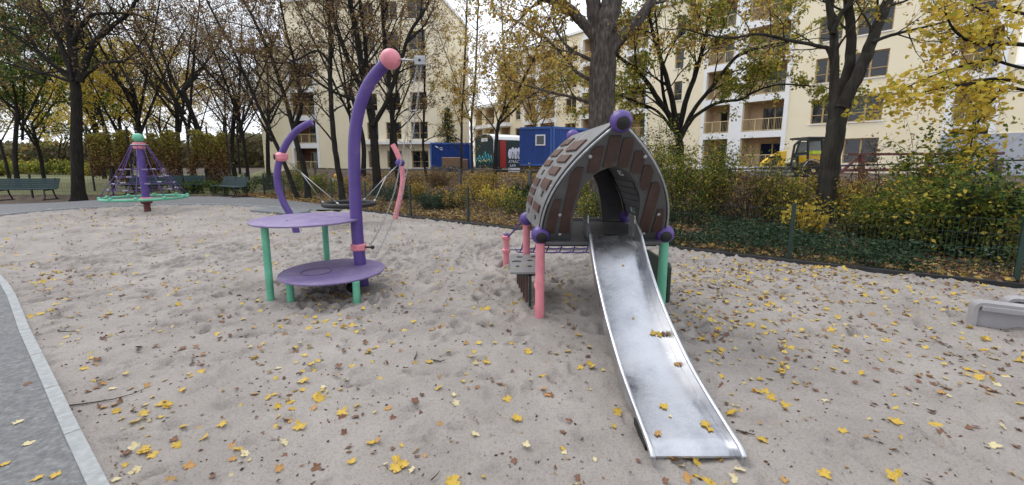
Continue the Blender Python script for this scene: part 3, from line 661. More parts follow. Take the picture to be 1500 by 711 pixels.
# ---- grey play table at the right edge
G_ = thing('play_table', 'low light grey moulded play table half buried in the sand at the right', 'play table', (4.95, 3.75, 0))
a0 = gp(1423, 478); a1 = gp(1484, 484)
def table(Ax, Ay, dx, dy, L_, Wd, Hh, mbname):
    d = V3((dx, dy, 0)).normalized(); n_ = V3((-d.y, d.x, 0)); o_ = V3((Ax, Ay, 0)); t_ = .030
    prof_ = [(0, -.1)] + [(.07 * (1 - math.cos(a)), Hh - .07 + .07 * math.sin(a)) for a in np.linspace(0, math.pi / 2, 8)] + [(L_, Hh)]
    inn = [(t_, -.1)] + [(t_ + .045 * (1 - math.cos(a)), Hh - t_ - .045 + .045 * math.sin(a)) for a in np.linspace(0, math.pi / 2, 8)] + [(L_, Hh - t_)]
    mb = MB()
    for i in range(len(prof_) - 1):
        q = [prof_[i], prof_[i + 1], inn[i + 1], inn[i]]
        mb.hexa([o_ + d * u_ + V3((0, 0, v_)) for u_, v_ in q], [o_ + d * u_ + n_ * Wd + V3((0, 0, v_)) for u_, v_ in q])
    mb.build(mbname, M['greyplastic'], G_, 'auto')
    return d, n_, o_
d, n_, o_ = table(a0.x, a0.y, .85, -.50, 1.1, .13, .25, 'table_top')
MB().box(o_ + d * .64 + n_ * .07 + V3((0, 0, .05)), (1.22, .05, .30), rz=math.atan2(d.y, d.x)).build('web', M['greyplastic'], G_, False, .006)
MB().box(o_ + d * .66 - n_ * .008 + V3((0, 0, .195)), (1.22, .02, .05), rz=math.atan2(d.y, d.x)).build('front_lip', M['greyplastic'], G_, False, .006)
o2_ = o_ + d * .34 + n_ * .34
table(o2_.x, o2_.y, .85, -.50, .9, .13, .25, 'table_top')
MB().box(o2_ + d * .52 + n_ * .07 + V3((0, 0, .05)), (.95, .05, .3), rz=math.atan2(d.y, d.x)).build('web', M['greyplastic'], G_, False, .006)

# ================================================================== fences
def fence_panel(a, b_, z0f, h, dv, dh, mat, parent, rv=.0026, rh=.0035, name='mesh_panel'):
    a = V3((*a, 0)); b_ = V3((*b_, 0)); L_ = (b_ - a).length; n_ = max(2, int(L_ / dv)); mb = MB()
    za, zb = z0f(a), z0f(b_)
    for i in range(n_ + 1):
        t = i / n_; p = a.lerp(b_, t); z = za + (zb - za) * t; mb.tube([(p.x, p.y, z), (p.x, p.y, z + h)], rv, 3, cap=False)
    k = int(h / dh)
    for j in range(k + 1):
        z = j * h / k; mb.tube([(a.x, a.y, za + z), (b_.x, b_.y, zb + z)], rh, 4, cap=False)
    return mb.build(name, mat, parent)
tz = lambda p: float(terrain(p.x, p.y))
PF = [(9.6, 3.15), (7.42, 4.58), (6.58, 5.18), (4.46, 6.44), (2.4, 8.02), (.42, 9.45), (-1.14, 10.54), (-2.92, 11.72), (-5.02, 14.0), (-6.75, 15.33), (-9.28, 16.67), (-11.3, 18.7)]
FN1 = thing('mesh_fence', 'low dark green double wire mesh fence along the far edge of the sand', 'fence', (4.46, 6.44, 0))
for k, (x, y) in enumerate(PF):
    if k == 1: continue
    z = .0; MB().box((x, y, .46), (.06, .04, .98), rz=-.62).build('post', M['darkgreen'], FN1, False, .006)
PF2 = [PF[0]] + PF[2:]
for a_, b_ in zip(PF2[:-1], PF2[1:]): fence_panel(a_, b_, lambda p: .06, .80, .05, .20, M['darkgreen'], FN1)
# chain link fence in the park behind the benches
FN2 = thing('wire_fence', 'thin wire fence with black posts behind the green benches', 'fence', (-17.6, 19.6, 0))
PK = [(-31, 16.8), (-26, 17.6), (-21.8, 18.6), (-18.9, 19.4), (-16, 20.0), (-13.2, 20.4), (-11.3, 18.7)]
for (x, y) in PK: MB().box((x, y, .5), (.06, .06, 1.1)).build('post', M['iron'], FN2, False, .006)
for a_, b_ in zip(PK[:-1], PK[1:]): fence_panel(a_, b_, lambda p: .05, .9, .10, .18, M['iron'], FN2)
# second fence, up on the slope by the building site
FN3 = thing('slope_fence', 'rusty wire fence with old concrete posts halfway up the leafy slope', 'fence', (6, 11, 0))
M['oldpost'] = plain('old concrete post', (.10, .095, .09), .9, .35, 12, bump=.5)
SF = [(14.5, 6.8), (10.6, 9.0), (7.9, 10.0), (5.6, 10.9), (3.2, 12.2), (.6, 13.8), (-2.0, 15.8), (-4.6, 17.6), (-7.5, 19.6), (-10.5, 22)]
for (x, y) in SF: MB().box((x, y, tz(V3((x, y, 0))) + .45), (.11, .10, 1.1), rz=-.6).build('post', M['oldpost'], FN3, False, .01)
for a_, b_ in zip(SF[:-1], SF[1:]): fence_panel(a_, b_, tz, .92, .12, .15, M['iron'], FN3, .002, .003)
for a_, b_ in zip(SF[:-1], SF[1:]):
    a_ = V3((*a_, 0)); b_ = V3((*b_, 0)); MB().tube([(a_.x, a_.y, tz(a_) + .98), (b_.x, b_.y, tz(b_) + .98)], .018, 6).build('rail', M['iron'], FN3)

# ================================================================== benches
def bench(a, b_, label, seats, face_):
    a = V3((a.x, a.y, .05)); b_ = V3((b_.x, b_.y, .05)); c = (a + b_) / 2; d = (b_ - a).normalized(); f = V3((-d.y, d.x, 0))
    if f.dot(V3(face_)) < 0: f = -f
    L_ = (b_ - a).length; r_ = math.atan2(d.y, d.x); B = thing('park_bench', label, 'bench', c, 'dark green slatted park benches')
    s = MB()
    for k in range(5): s.box(c + f * (.06 + k * .085) + V3((0, 0, .43 + .012 * (k - 2) ** 2 * .5)), (L_, .082, .03), rz=r_)
    s.build('seat', M['bench'], B, False, .005)
    s = MB()
    for k in range(5): s.box(c - f * (.02 + k * .032) + V3((0, 0, .50 + k * .082)), (L_, .025, .079), rz=r_)
    s.build('backrest', M['bench'], B, False, .005)
    n_ = 2 if L_ < 2.2 else 3
    for k in range(n_):
        e = c + d * ((k / (n_ - 1) - .5) * (L_ - .36)); m_ = MB()
        m_.tube([e + f * .46 + V3((0, 0, 0)), e + f * .40 + V3((0, 0, .2)), e + f * .42 + V3((0, 0, .40)), e + V3((0, 0, .41)), e - f * .16 + V3((0, 0, .88))], .026, 8)
        m_.tube([e - f * .12, e - f * .02 + V3((0, 0, .22)), e + f * .02 + V3((0, 0, .40))], .026, 8); m_.box(e + f * .17 + V3((0, 0, .02)), (.05, .72, .04), rz=r_)
        m_.build('leg', M['iron'], B, 'auto')
    return B
bench(gp(-60, 296), gp(88, 294), 'long dark green bench at the left edge of the photo beside the big tree trunk', 5, (.2, -1, 0))
bench(gp(190, 285.5), gp(302, 284.5), 'dark green bench behind the net roundabout in front of the vine covered fence', 5, (0, -1, 0))
bench(gp(326, 287), gp(362, 290.5), 'short dark green bench turned sideways at the end of the path by the fence post', 3, (-.5, -1, 0))

# ================================================================== vegetation builders
def unit(v): return v / (np.linalg.norm(v) + 1e-9)
class Tree:
    def __init__(s, seed): s.r = np.random.default_rng(seed); s.tubes = []; s.tw = []; s.lp = []
    def grow(s, p, d, L_, rad, lvl, maxl, kids, wob, trop, ratio, lstart):
        n = 5; pts = [p]; rs = [rad]
        for i in range(n):
            d = unit(d + s.r.normal(size=3) * wob + np.array([0, 0, trop])); p = p + d * L_ / n; pts.append(p); rs.append(max(rad * (1 - .78 * (i + 1) / n), .0022))
        s.tubes.append((pts, rs, 7 if rad > .04 else (5 if rad > .012 else 3)))
        if lvl < maxl:
            k = kids[lvl]; k = int(k + s.r.random())
            for j in range(k):
                t = .22 + .75 * (j + s.r.random()) / k; i = min(int(t * n), n - 1); q = pts[i] + (pts[i + 1] - pts[i]) * (t * n - i)
                dd = unit(pts[i + 1] - pts[i]); pr = unit(np.cross(dd, s.r.normal(size=3))); a = s.r.uniform(.5, 1.1)
                s.grow(q, unit(dd * math.cos(a) + pr * math.sin(a)), L_ * ratio * (1.25 - .6 * t), rs[i] * .55, lvl + 1, maxl, kids, wob * 1.1, trop, ratio, lstart)
        if lvl >= lstart:
            for i in range(1, n + 1): s.lp.append((pts[i - 1] + pts[i]) / 2); s.lp.append(pts[i])
    def stem(s, pts, r0, r1, n, L_, f0=.35, maxl=3, kids=(0, 4, 4, 3), wob=.16, trop=.05, ratio=.55, lstart=2, spread=(.6, 1.1), sides=12, end=True):
        pts = smooth_poly(pts, 5); P_ = np.array([tuple(p) for p in pts]); k = len(P_)
        # slight natural wobble
        P_[1:-1] += s.r.normal(size=(k - 2, 3)) * min(r0, .12) * .05
        rs = [r0 + (r1 - r0) * (i / (k - 1)) ** .9 for i in range(k)]
        if P_[0][2] < 1.2 and r0 > .09:
            for i in range(k): rs[i] *= 1 + .45 * math.exp(-(P_[i][2] - P_[0][2]) / .22)
        s.tubes.append(([*P_], rs, sides))
        for j in range(n):
            t = f0 + (1 - f0) * (j + s.r.random()) / n; x = t * (k - 1); i = min(int(x), k - 2); q = P_[i] + (P_[i + 1] - P_[i]) * (x - i)
            dd = unit(P_[i + 1] - P_[i]); pr = unit(np.cross(dd, s.r.normal(size=3))); a = s.r.uniform(*spread)
            s.grow(q, unit(dd * math.cos(a) + pr * math.sin(a)), L_ * (1.25 - .5 * t) * s.r.uniform(.7, 1.2), min(rs[i] * .5, L_ * .017), 1, maxl, kids, wob, trop, ratio, lstart)
        if end:
            dd = unit(P_[-1] - P_[-2])
            for q in range(2): s.grow(P_[-1], unit(dd + s.r.normal(size=3) * .3), L_ * 1.2, r1 * .8, 1, maxl, kids, wob, trop, ratio, lstart)
    def finish(s, name, label, cat, base, bk, lm, lsize, dens=1., jit=.05, group=None, flat=0., crown='crown', clump=0.):
        t = thing(name, label, cat, base, group); mb = MB()
        for pts, rs, n in s.tubes:
            if n >= 12:
                pp = smooth_poly([tuple(p) for p in pts], 3); n2 = n + 10; ph = s.r.uniform(0, 50)
                rr = [rs[min(i // 3, len(rs) - 1)] * (1 - (i % 3) / 3) + rs[min(i // 3 + 1, len(rs) - 1)] * (i % 3) / 3 for i in range(len(pp))]
                ridge = .075 if bk is M['bark_ridged'] else .035
                nf = lambda j, i, p: 1 + ridge * float(vn[1](np.array([j * .45 + ph]), np.array([p.z * 1.1 + ph]))[0]) + ridge * .9 * float(vn[2](np.array([j * 1.3 + ph]), np.array([p.z * 3.2]))[0])
                mb.tube(pp, rr, n2, cap=True, nf=nf)
            else: mb.tube([tuple(p) for p in pts], rs, n, cap=n > 5)
        mb.build('trunk', bk, t, True)
        if s.lp and lm and dens > 0:
            P_ = np.array(s.lp)
            if clump:
                nn = fbm(P_[:, 0] * 1. + P_[:, 2] * .7, P_[:, 1] + P_[:, 2], .9, 2); P_ = P_[nn > clump * 1.0 - 1.0]
            k = int(len(P_) * dens)
            if k > 0:
                Q_ = P_[s.r.integers(0, len(P_), k)] + s.r.normal(size=(k, 3)) * jit
                Q_[:, 2] -= np.abs(s.r.normal(size=k)) * jit * .5
                leaves(crown, Q_, lsize, lm, t, flat, s.r)
        return t
def px(pts, Y, dz=0): return [at(x, y, Y + (i * dz)) for i, (x, y) in enumerate(pts)]
def grounded(p, drop=.1): q = p.copy(); q.z = tz(q) - drop; return q
def shrub(name, label, cx, cy, rx, ry, h, nst, nlf, ls, mat, group=None, cat='shrub', z0=None, stem=None, seed=0, thick=.008, low=.1, flat=.2, top=1.0):
    r = np.random.default_rng(seed + 100); z0 = tz(V3((cx, cy, 0))) - .03 if z0 is None else z0
    t = thing(name, label, cat, (cx, cy, z0), group); mb = MB(); pts_all = []
    for i in range(nst):
        a = r.uniform(0, 6.28); q = math.sqrt(r.random()); hh = h * r.uniform(.55, 1.05) * (1 - .35 * q)
        b0 = np.array([cx + rx * .35 * q * math.cos(a), cy + ry * .35 * q * math.sin(a), z0]); e = np.array([cx + rx * q * math.cos(a), cy + ry * q * math.sin(a), z0 + hh])
        pts = [b0]; m_ = (b0 + e) / 2 + r.normal(size=3) * .06 * h; m_[2] += h * .08
        pp = smooth_poly([tuple(b0), tuple(m_), tuple(e)], 4)
        mb.tube(pp, [thick * (1 - .7 * k / (len(pp) - 1)) for k in range(len(pp))], 4, cap=False)
        for k in range(2, len(pp)):
            for _ in range(2):
                p = np.array(pp[k]); d = unit(r.normal(size=3) + np.array([0, 0, .3])); l_ = h * r.uniform(.12, .3); mb.tube([tuple(p), tuple(p + d * l_ * .5), tuple(p + d * l_ + np.array([0, 0, -.02]))], [thick * .4, thick * .3, thick * .15], 3, cap=False)
                for f in (.35, .6, .8, 1.): pts_all.append(p + d * l_ * f)
            pts_all.append(np.array(pp[k]))
    mb.build('stems', stem or M['bark_smooth'], t, True)
    if nlf:
        P_ = np.array(pts_all); k = nlf; Q_ = P_[r.integers(0, len(P_), k)] + r.normal(size=(k, 3)) * (ls * .8)
        Q_ = Q_[Q_[:, 2] > z0 + low * h * .3]; leaves('foliage', Q_, ls, mat, t, flat, r)
    return t

# ================================================================== traced trees
# big dark trunk at the left
b0 = V3((-18.67, 17.6, -.1)); t = Tree(11)
t.stem([b0, *px([(113, 250), (112, 200), (112, 150), (110, 118), (105, 70), (100, 30), (97, -10), (95, -60)], 17.6)], .225, .10, 10, 2.6, .45, lstart=2)
t.stem(px([(111, 122), (85, 100), (58, 78), (47, 62), (30, 45), (0, 38)], 17.6), .11, .03, 12, 1.8, .15)
t.stem(px([(110, 118), (95, 82), (78, 40), (60, 10), (50, -20)], 17.5), .12, .04, 11, 2.0, .2)
t.stem(px([(117, 120), (128, 85), (140, 62), (165, 38), (190, 18), (205, -15)], 17.5), .14, .05, 12, 2.0, .2)
t.stem(px([(117, 118), (132, 104), (155, 92), (185, 88), (200, 72), (215, 50)], 17.5), .09, .02, 6, 1.5, .3)
t.stem(px([(108, 60), (130, 25), (160, 20), (200, 22), (240, 40)], 17.4), .09, .02, 11, 1.5, .2)
t.stem(px([(113, 124), (80, 112), (40, 102), (0, 90), (-40, 80)], 17.7), .07, .02, 7, 1.5, .1)
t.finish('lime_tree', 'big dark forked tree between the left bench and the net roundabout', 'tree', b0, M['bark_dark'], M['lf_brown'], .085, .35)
# leaning trunks left of the mast
t = Tree(12); b1 = grounded(gp(437, 292))
t.stem([b1, *px([(425, 262), (412, 228), (385, 170), (360, 115), (340, 70), (318, 30), (295, -15)], b1.y)], .10, .035, 12, 2.2, .3)
t.finish('slanting_tree', 'thin tree leaning left behind the pink swing joint', 'tree', b1, M['bark_dark'], M['lf_brown'], .08, .55)
t = Tree(13); b2 = grounded(gp(452, 293))
t.stem([b2, *px([(447, 255), (436, 215), (425, 170), (413, 130), (398, 85), (375, 35), (348, -15)], b2.y)], .125, .045, 11, 2.4, .35)
t.stem(px([(430, 190), (441, 160), (438, 130), (432, 95), (420, 50), (410, 0)], b2.y), .09, .03, 9, 2.0, .3)
t.finish('park_tree', 'dark twin stemmed tree behind the curved purple swing post', 'tree', b2, M['bark_dark'], M['lf_brown'], .08, 1.0)
t = Tree(14); b3 = grounded(gp(503, 296))
t.stem([b3, *px([(498, 262), (491, 220), (486, 170), (484, 120), (484, 70), (482, 20), (480, -30)], b3.y)], .12, .055, 12, 2.3, .3)
t.stem(px([(484, 95), (465, 75), (430, 90), (400, 92), (372, 88)], b3.y), .05, .018, 5, 1.4, .3)
t.finish('upright_tree', 'straight dark tree just left of the tall purple mast', 'tree', b3, M['bark_dark'], M['lf_brown'], .08, 1.0)
t = Tree(15); b4 = grounded(gp(553, 292))
t.stem([b4, *px([(552, 262), (549, 220), (546, 185), (538, 140), (530, 100), (522, 50), (512, 0), (505, -40)], b4.y)], .20, .085, 9, 2.6, .4)
t.stem(px([(540, 150), (515, 100), (500, 60), (488, 20), (480, -20)], b4.y), .12, .05, 8, 2.2, .3)
t.stem(px([(547, 170), (538, 120), (535, 60), (528, 10), (524, -30)], b4.y + .2), .11, .05, 8, 2.2, .3)
t.stem(px([(546, 185), (566, 150), (585, 95), (600, 50), (625, 10), (640, -30)], b4.y - .2), .11, .04, 9, 2.2, .3)
t.stem(px([(541, 160), (520, 148), (480, 130), (440, 100), (405, 70), (380, 30)], b4.y - .3), .07, .02, 8, 1.8, .3)
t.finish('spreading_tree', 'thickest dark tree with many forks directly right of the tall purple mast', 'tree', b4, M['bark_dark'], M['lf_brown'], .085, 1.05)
t = Tree(16); b5 = grounded(gp(592, 290))
t.stem([b5, *px([(584, 262), (580, 225), (575, 180), (572, 146), (568, 100), (562, 50), (560, 0), (560, -30)], b5.y)], .13, .06, 11, 2.2, .3)
t.finish('mast_tree', 'dark slim tree behind the pink ball of the tall mast', 'tree', b5, M['bark_dark'], M['lf_brown'], .10, .9)
t = Tree(17); b6 = grounded(gp(632, 286))
t.stem([b6, *px([(625, 260), (620, 220), (621, 170), (622, 120), (621, 80), (618, 30), (616, -20)], b6.y)], .07, .03, 13, 1.7, .2)
t.finish('sapling', 'thin tree right behind the pink swing post near the small blue container', 'tree', b6, M['bark_dark'], M['lf_gold'], .075, .5)
t = Tree(18); b7 = grounded(gp(677, 282))
t.stem([b7, *px([(676, 255), (676, 210), (677, 160), (680, 110), (682, 60), (684, 10), (685, -30)], b7.y)], .075, .035, 16, 1.6, .2)
t.finish('sapling', 'left of the two thin straight trees in front of the small blue container', 'tree', b7, M['bark_smooth'], M['lf_gold'], .075, .75)
t = Tree(19); b8 = grounded(gp(693, 277))
t.stem([b8, *px([(692, 250), (691, 210), (691, 170), (696, 120), (698, 70), (700, 20), (702, -30)], b8.y)], .09, .04, 16, 1.6, .2)
t.stem(px([(690, 180), (680, 150), (665, 110), (650, 70), (640, 40)], b8.y), .04, .015, 9, 1.4, .2)
t.finish('sapling', 'right of the two thin straight trees, just left of the graffiti wagon', 'tree', b8, M['bark_smooth'], M['lf_gold'], .075, .75)
t = Tree(20); b9 = grounded(gp(726, 291)); Yb = b9.y
t.stem([b9, *px([(725, 262), (726, 225), (729, 190), (735, 170), (755, 140), (770, 110), (782, 85), (792, 60), (800, 35)], Yb)], .105, .03, 13, 1.9, .35, lstart=2)
t.stem(px([(731, 182), (750, 165), (765, 150), (782, 138), (805, 125), (830, 118)], Yb - .3), .05, .015, 9, 1.6, .2)
t.stem(px([(728, 195), (718, 180), (705, 165), (690, 150)], Yb), .035, .012, 6, 1.3, .2)
t.stem(px([(733, 175), (740, 150), (742, 120), (738, 80), (736, 40), (734, 0)], Yb + .3), .05, .02, 10, 1.8, .2)
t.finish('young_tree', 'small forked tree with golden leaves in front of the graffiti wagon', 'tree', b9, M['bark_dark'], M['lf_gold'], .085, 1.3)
# the big ridged trunk behind the tower
t = Tree(21); c0 = grounded(gp(880, 336)); Yc = c0.y
t.stem([c0, *px([(880, 290), (880, 230), (880, 180), (882, 120), (884, 80), (886, 40)], Yc)], .255, .28, 0, 1, end=False, sides=26)
t.stem(px([(884, 95), (889, 40), (896, 0), (903, -60), (908, -130)], Yc), .23, .18, 3, 2.4, .6, sides=20)
t.stem(px([(878, 75), (872, 30), (868, -10), (862, -60)], Yc + .15), .19, .14, 2, 2., .5, sides=18)
t.stem(px([(880, 66), (864, 46), (848, 27), (826, 8), (800, -6), (770, -25)], Yc), .135, .085, 4, 2., .6, sides=14)
t.stem(px([(895, 75), (915, 52), (935, 30), (950, 8), (965, -20)], Yc - .1), .135, .09, 3, 2., .5, sides=14)
t.stem(px([(866, 88), (845, 78), (825, 62), (812, 40)], Yc + .1), .045, .02, 6, 1.1, .2)
t.stem(px([(866, 118), (845, 106), (822, 78), (800, 58), (776, 42)], Yc + .2), .05, .015, 9, 1.2, .2)
t.stem(px([(866, 152), (840, 143), (812, 137), (780, 128), (750, 118)], Yc + .3), .045, .012, 9, 1.2, .2)
t.finish('old_lime_tree', 'thick ridged grey brown trunk directly behind the roof of the slide tower', 'tree', c0, M['bark_ridged'], M['lf_gold'], .08, .5)
# multi stemmed tree right of the tower
t = Tree(22); d0 = grounded(gp(1000, 300)); Yd = 12.5; d0 = V3((5.15, 12.5, 0)); d0.z = tz(d0) - .1
t.stem([d0, *px([(996, 215), (985, 180), (960, 140), (935, 105), (908, 85), (890, 60)], Yd)], .12, .03, 9, 1.7, .3)
t.stem(px([(992, 190), (985, 150), (975, 110), (960, 60), (950, 20), (945, -20)], Yd), .09, .035, 9, 1.8, .25)
t.stem(px([(994, 195), (1004, 150), (1018, 110), (1030, 70), (1040, 30), (1050, -20)], Yd + .1), .09, .035, 9, 1.8, .25)
t.stem(px([(996, 205), (1014, 165), (1045, 125), (1078, 84), (1098, 75), (1130, 66), (1160, 60)], Yd - .2), .07, .02, 9, 1.6, .2)
t.stem(px([(992, 215), (1010, 180), (1030, 162), (1055, 150), (1085, 146), (1105, 135), (1140, 124), (1185, 126)], Yd - .5), .06, .018, 11, 1.1, .3)
t.stem(px([(985, 190), (965, 165), (935, 150), (905, 140)], Yd), .05, .02, 8, 1.5, .2)
t.stem(px([(985, 185), (972, 140), (968, 90), (962, 40), (958, 0)], Yd + .3), .06, .02, 9, 1.6, .2)
t.finish('fanned_tree', 'many stemmed dark tree fanning out behind the right side of the slide tower', 'tree', d0, M['bark_dark'], M['lf_olive'], .09, 1.05)
# forked trunk right
t = Tree(23); e0 = grounded(V3((7.05, 9.1, 0))); Ye = 9.1
t.stem([e0, *px([(1207, 320), (1212, 270), (1219, 220), (1227, 175), (1233, 150)], Ye)], .185, .175, 0, 1, end=False, sides=18)
t.stem(px([(1221, 190), (1221, 150), (1222, 110), (1222, 60), (1216, 20), (1212, -30)], Ye), .105, .06, 3, 1.6, .5)
t.stem(px([(1226, 165), (1238, 120), (1246, 80), (1246, 40), (1240, -10), (1236, -50)], Ye + .15), .11, .075, 3, 1.6, .5)
t.stem(px([(1231, 160), (1252, 120), (1270, 80), (1283, 45), (1300, 5), (1318, -40)], Ye - .1), .125, .085, 4, 1.6, .5)
t.stem(px([(1221, 100), (1214, 74), (1200, 68), (1150, 58), (1110, 50), (1070, 56), (1030, 50), (1000, 42)], Ye), .05, .012, 12, 1.0, .2)
t.stem(px([(1278, 62), (1305, 52), (1345, 42), (1385, 32), (1430, 20)], Ye - .2), .04, .012, 8, 1.0, .2)
t.stem(px([(1220, 50), (1232, 20), (1255, -5)], Ye - .1), .05, .03, 3, 1.0, .3)
t.finish('forked_tree', 'smooth dark trunk dividing into three stems behind the fence, near the excavator', 'tree', e0, M['bark_smooth'], M['lf_gold'], .08, .5)
# yellow maple reaching in from the right edge
t = Tree(24); f0 = grounded(V3((11.6, 7.9, 0))); Yf = 7.4
t.stem([f0, V3((11.7, 7.9, 1.2)), V3((11.6, 7.8, 2.6)), V3((11.5, 7.8, 4.5)), V3((11.4, 7.8, 6.5))], .14, .06, 4, 1.6, .5)
kw = dict(lstart=1, kids=(0, 3, 3, 2), trop=-.04, maxl=2)
t.stem([V3((11.6, 7.8, 3.4)), *px([(1500, 66), (1450, 66), (1415, 58), (1395, 40), (1385, 20)], Yf)], .04, .012, 16, .55, .15, **kw)
t.stem([V3((11.6, 7.8, 2.9)), *px([(1500, 100), (1450, 88), (1400, 100), (1350, 118), (1305, 140)], Yf)], .03, .008, 20, .5, .2, **kw)
t.stem([V3((11.6, 7.8, 2.6)), *px([(1480, 118), (1430, 122), (1385, 128), (1345, 138)], Yf - .3)], .03, .008, 20, .5, .2, **kw)
t.stem([V3((11.6, 7.8, 3.9)), *px([(1500, 20), (1470, 10), (1440, 16), (1410, -5)], Yf)], .03, .01, 12, .55, .2, **kw)
t.stem([V3((11.6, 7.8, 2.4)), *px([(1490, 130), (1462, 140), (1440, 165), (1425, 200)], Yf)], .03, .01, 14, .5, .2, **kw)
t.finish('yellow_maple', 'bright yellow maple branches reaching in from the upper right edge', 'tree', f0, M['bark_dark'], M['lf_yellow'], .10, .55, jit=.08, flat=.45)

# ================================================================== shrubs and undergrowth behind the fence
def pos(xp, d):       # point d metres beyond the playground fence on the sight line through column xp
    k = (xp - 750) / 600 * 1.0
    # x = k*y*~1.02 ; (x-4.46)*.59+(y-6.44)*.807 = d
    y = (d + 4.46 * .59 + 6.44 * .807) / (.59 * k * .99 + .807); return k * y * .99, y
SH = [ # column px, distance beyond fence, rx, ry, h, stems, leaves, leaf size, material, name, label
 (1000, 2.6, .8, .6, 1.95, 26, 2600, .060, 'lf_mixed', 'leafy_shrub', 'tall green yellow shrub rising directly right of the slide tower roof'),
 (950, 4.2, .9, .7, 2.3, 24, 2200, .065, 'lf_mixed', 'leafy_shrub', 'pale green bush behind the slide tower, left of the tall shrub'),
 (1050, 3.4, .8, .7, 1.6, 22, 2200, .065, 'lf_mixed', 'leafy_shrub', 'olive bush below the white balcony pillar'),
 (1095, 3.1, .7, .6, 1.25, 22, 900, .05, 'lf_brown', 'withered_shrub', 'withered brown bush left of the yellow excavator arm'),
 (1150, 3.2, .7, .6, 1.0, 20, 900, .055, 'lf_olive', 'thin_shrub', 'half withered olive bush below the yellow excavator arm'),
 (1185, 2.4, .45, .4, .75, 14, 420, .085, 'lf_yellow', 'yellow_shrub', 'bright yellow low bush left of the forked trunk'),
 (1262, 2.6, .5, .45, .85, 16, 480, .08, 'lf_olive', 'yellow_shrub', 'yellow green low bush right of the forked trunk below the red beam'),
 (1330, 2.3, .7, .5, 1.05, 22, 1900, .07, 'lf_mixed', 'leafy_shrub', 'green bush under the long red steel beam'),
 (1395, 2.0, .8, .6, 1.50, 30, 3300, .075, 'lf_mixed', 'leafy_shrub', 'dense green bush rising in front of the lower windows at the right'),
 (1448, 1.9, .6, .5, 1.45, 26, 2200, .075, 'lf_green', 'leafy_shrub', 'dark green bush at the foot of the yellow maple branches'),
 (1500, 1.9, .6, .5, 1.1, 18, 1200, .075, 'lf_olive', 'leafy_shrub', 'olive and brown bush at the right edge of the photo'),
 (1340, 3.6, .3, .3, 1.9, 9, 420, .09, 'lf_mixed', 'thin_shrub', 'sparse upright shrub in front of the cream wall at the right'),
 (1415, 3.3, .4, .4, 2.2, 12, 900, .09, 'lf_mixed', 'thin_shrub', 'tall loose green shrub in front of the right hand loggia'),
 (1275, 3.4, .25, .25, 1.9, 6, 160, .07, 'lf_brown', 'thin_shrub', 'nearly bare upright shrub in front of the two pane window right of the forked trunk'),
 (885, 3.4, .8, .6, 1.0, 20, 1700, .06, 'lf_mixed', 'leafy_shrub', 'green bush seen through the opening of the slide tower'),
 (872, .9, .55, .4, .95, 22, 1500, .055, 'lf_mixed', 'leafy_shrub', 'green bush at the foot of the thick ridged trunk, seen through the tower'),
 (820, 3.0, .8, .6, .75, 22, 2200, .055, 'lf_dark', 'evergreen_shrub', 'dark evergreen bush left of the slide tower'),
 (765, 3.6, .7, .6, .6, 18, 1500, .055, 'lf_dark', 'evergreen_shrub', 'dark evergreen bush between the graffiti wagon tree and the tower'),
 (730, 2.6, .7, .5, .75, 18, 700, .07, 'lf_yellow', 'yellow_shrub', 'yellow bush at the foot of the small golden tree'),
 (690, 3.2, .7, .5, .8, 18, 800, .07, 'lf_gold', 'yellow_shrub', 'golden bush at the foot of the two thin trees'),
 (640, 1.6, .9, .5, .6, 22, 2200, .055, 'lf_dark', 'evergreen_shrub', 'dark evergreen bush just behind the fence right of the swing'),
 (575, 2.2, .9, .6, .7, 20, 1500, .05, 'lf_dark', 'evergreen_shrub', 'dark bush behind the nest swing seat'),
 (602, 3.6, .7, .6, .9, 18, 900, .06, 'lf_brown', 'withered_shrub', 'brown leafed bush behind the pink swing post'),
 (470, 2.4, 1.0, .6, 1.0, 22, 1800, .06, 'lf_mixed', 'leafy_shrub', 'green bush between the swing posts at the foot of the trunks'),
 (430, 2.6, .9, .6, 1.3, 22, 1700, .06, 'lf_mixed', 'leafy_shrub', 'green bush behind the left purple swing post'),
 (515, 2.6, .8, .6, .8, 20, 1200, .06, 'lf_gold', 'yellow_shrub', 'golden brown bush below the tall mast behind the fence'),
 (395, 3.0, .9, .7, 1.0, 20, 1500, .06, 'lf_dark', 'evergreen_shrub', 'dark bush right of the short sideways bench'),
 (865, 5.8, 1.0, .8, 1.3, 22, 1500, .07, 'lf_gold', 'yellow_shrub', 'golden brown bush at the foot of the thick ridged trunk'),
 (1225, 4.2, 1.0, .7, .9, 22, 1200, .07, 'lf_gold', 'yellow_shrub', 'golden brown bush behind the forked trunk'),
 (615, 2.6, .8, .5, .7, 20, 900, .065, 'lf_gold', 'yellow_shrub', 'low golden bush right of the pink swing post'),
 (665, 1.9, .7, .5, .6, 18, 800, .065, 'lf_gold', 'yellow_shrub', 'low golden bush at the fence below the small blue container'),
 (705, 4.4, .9, .6, .9, 20, 900, .07, 'lf_gold', 'yellow_shrub', 'golden bush just below the graffiti wagon'),
 (760, 1.9, .7, .5, .7, 18, 900, .065, 'lf_mixed', 'leafy_shrub', 'green yellow bush at the fence left of the tower'),
 (790, 4.6, .9, .6, 1.0, 20, 1000, .07, 'lf_gold', 'yellow_shrub', 'golden bush below the big blue container'),
 (1118, 3.3, .35, .3, 1.55, 9, 420, .07, 'lf_mixed', 'thin_shrub', 'loose upright green shrub in front of the yellow excavator boom'),
 (1172, 4.0, .4, .3, 1.25, 9, 380, .07, 'lf_olive', 'thin_shrub', 'loose olive shrub in front of the wire coil'),
 (640, 5.0, 1.0, .7, .8, 20, 900, .07, 'lf_brown', 'withered_shrub', 'brown bush in front of the small blue container'),
]
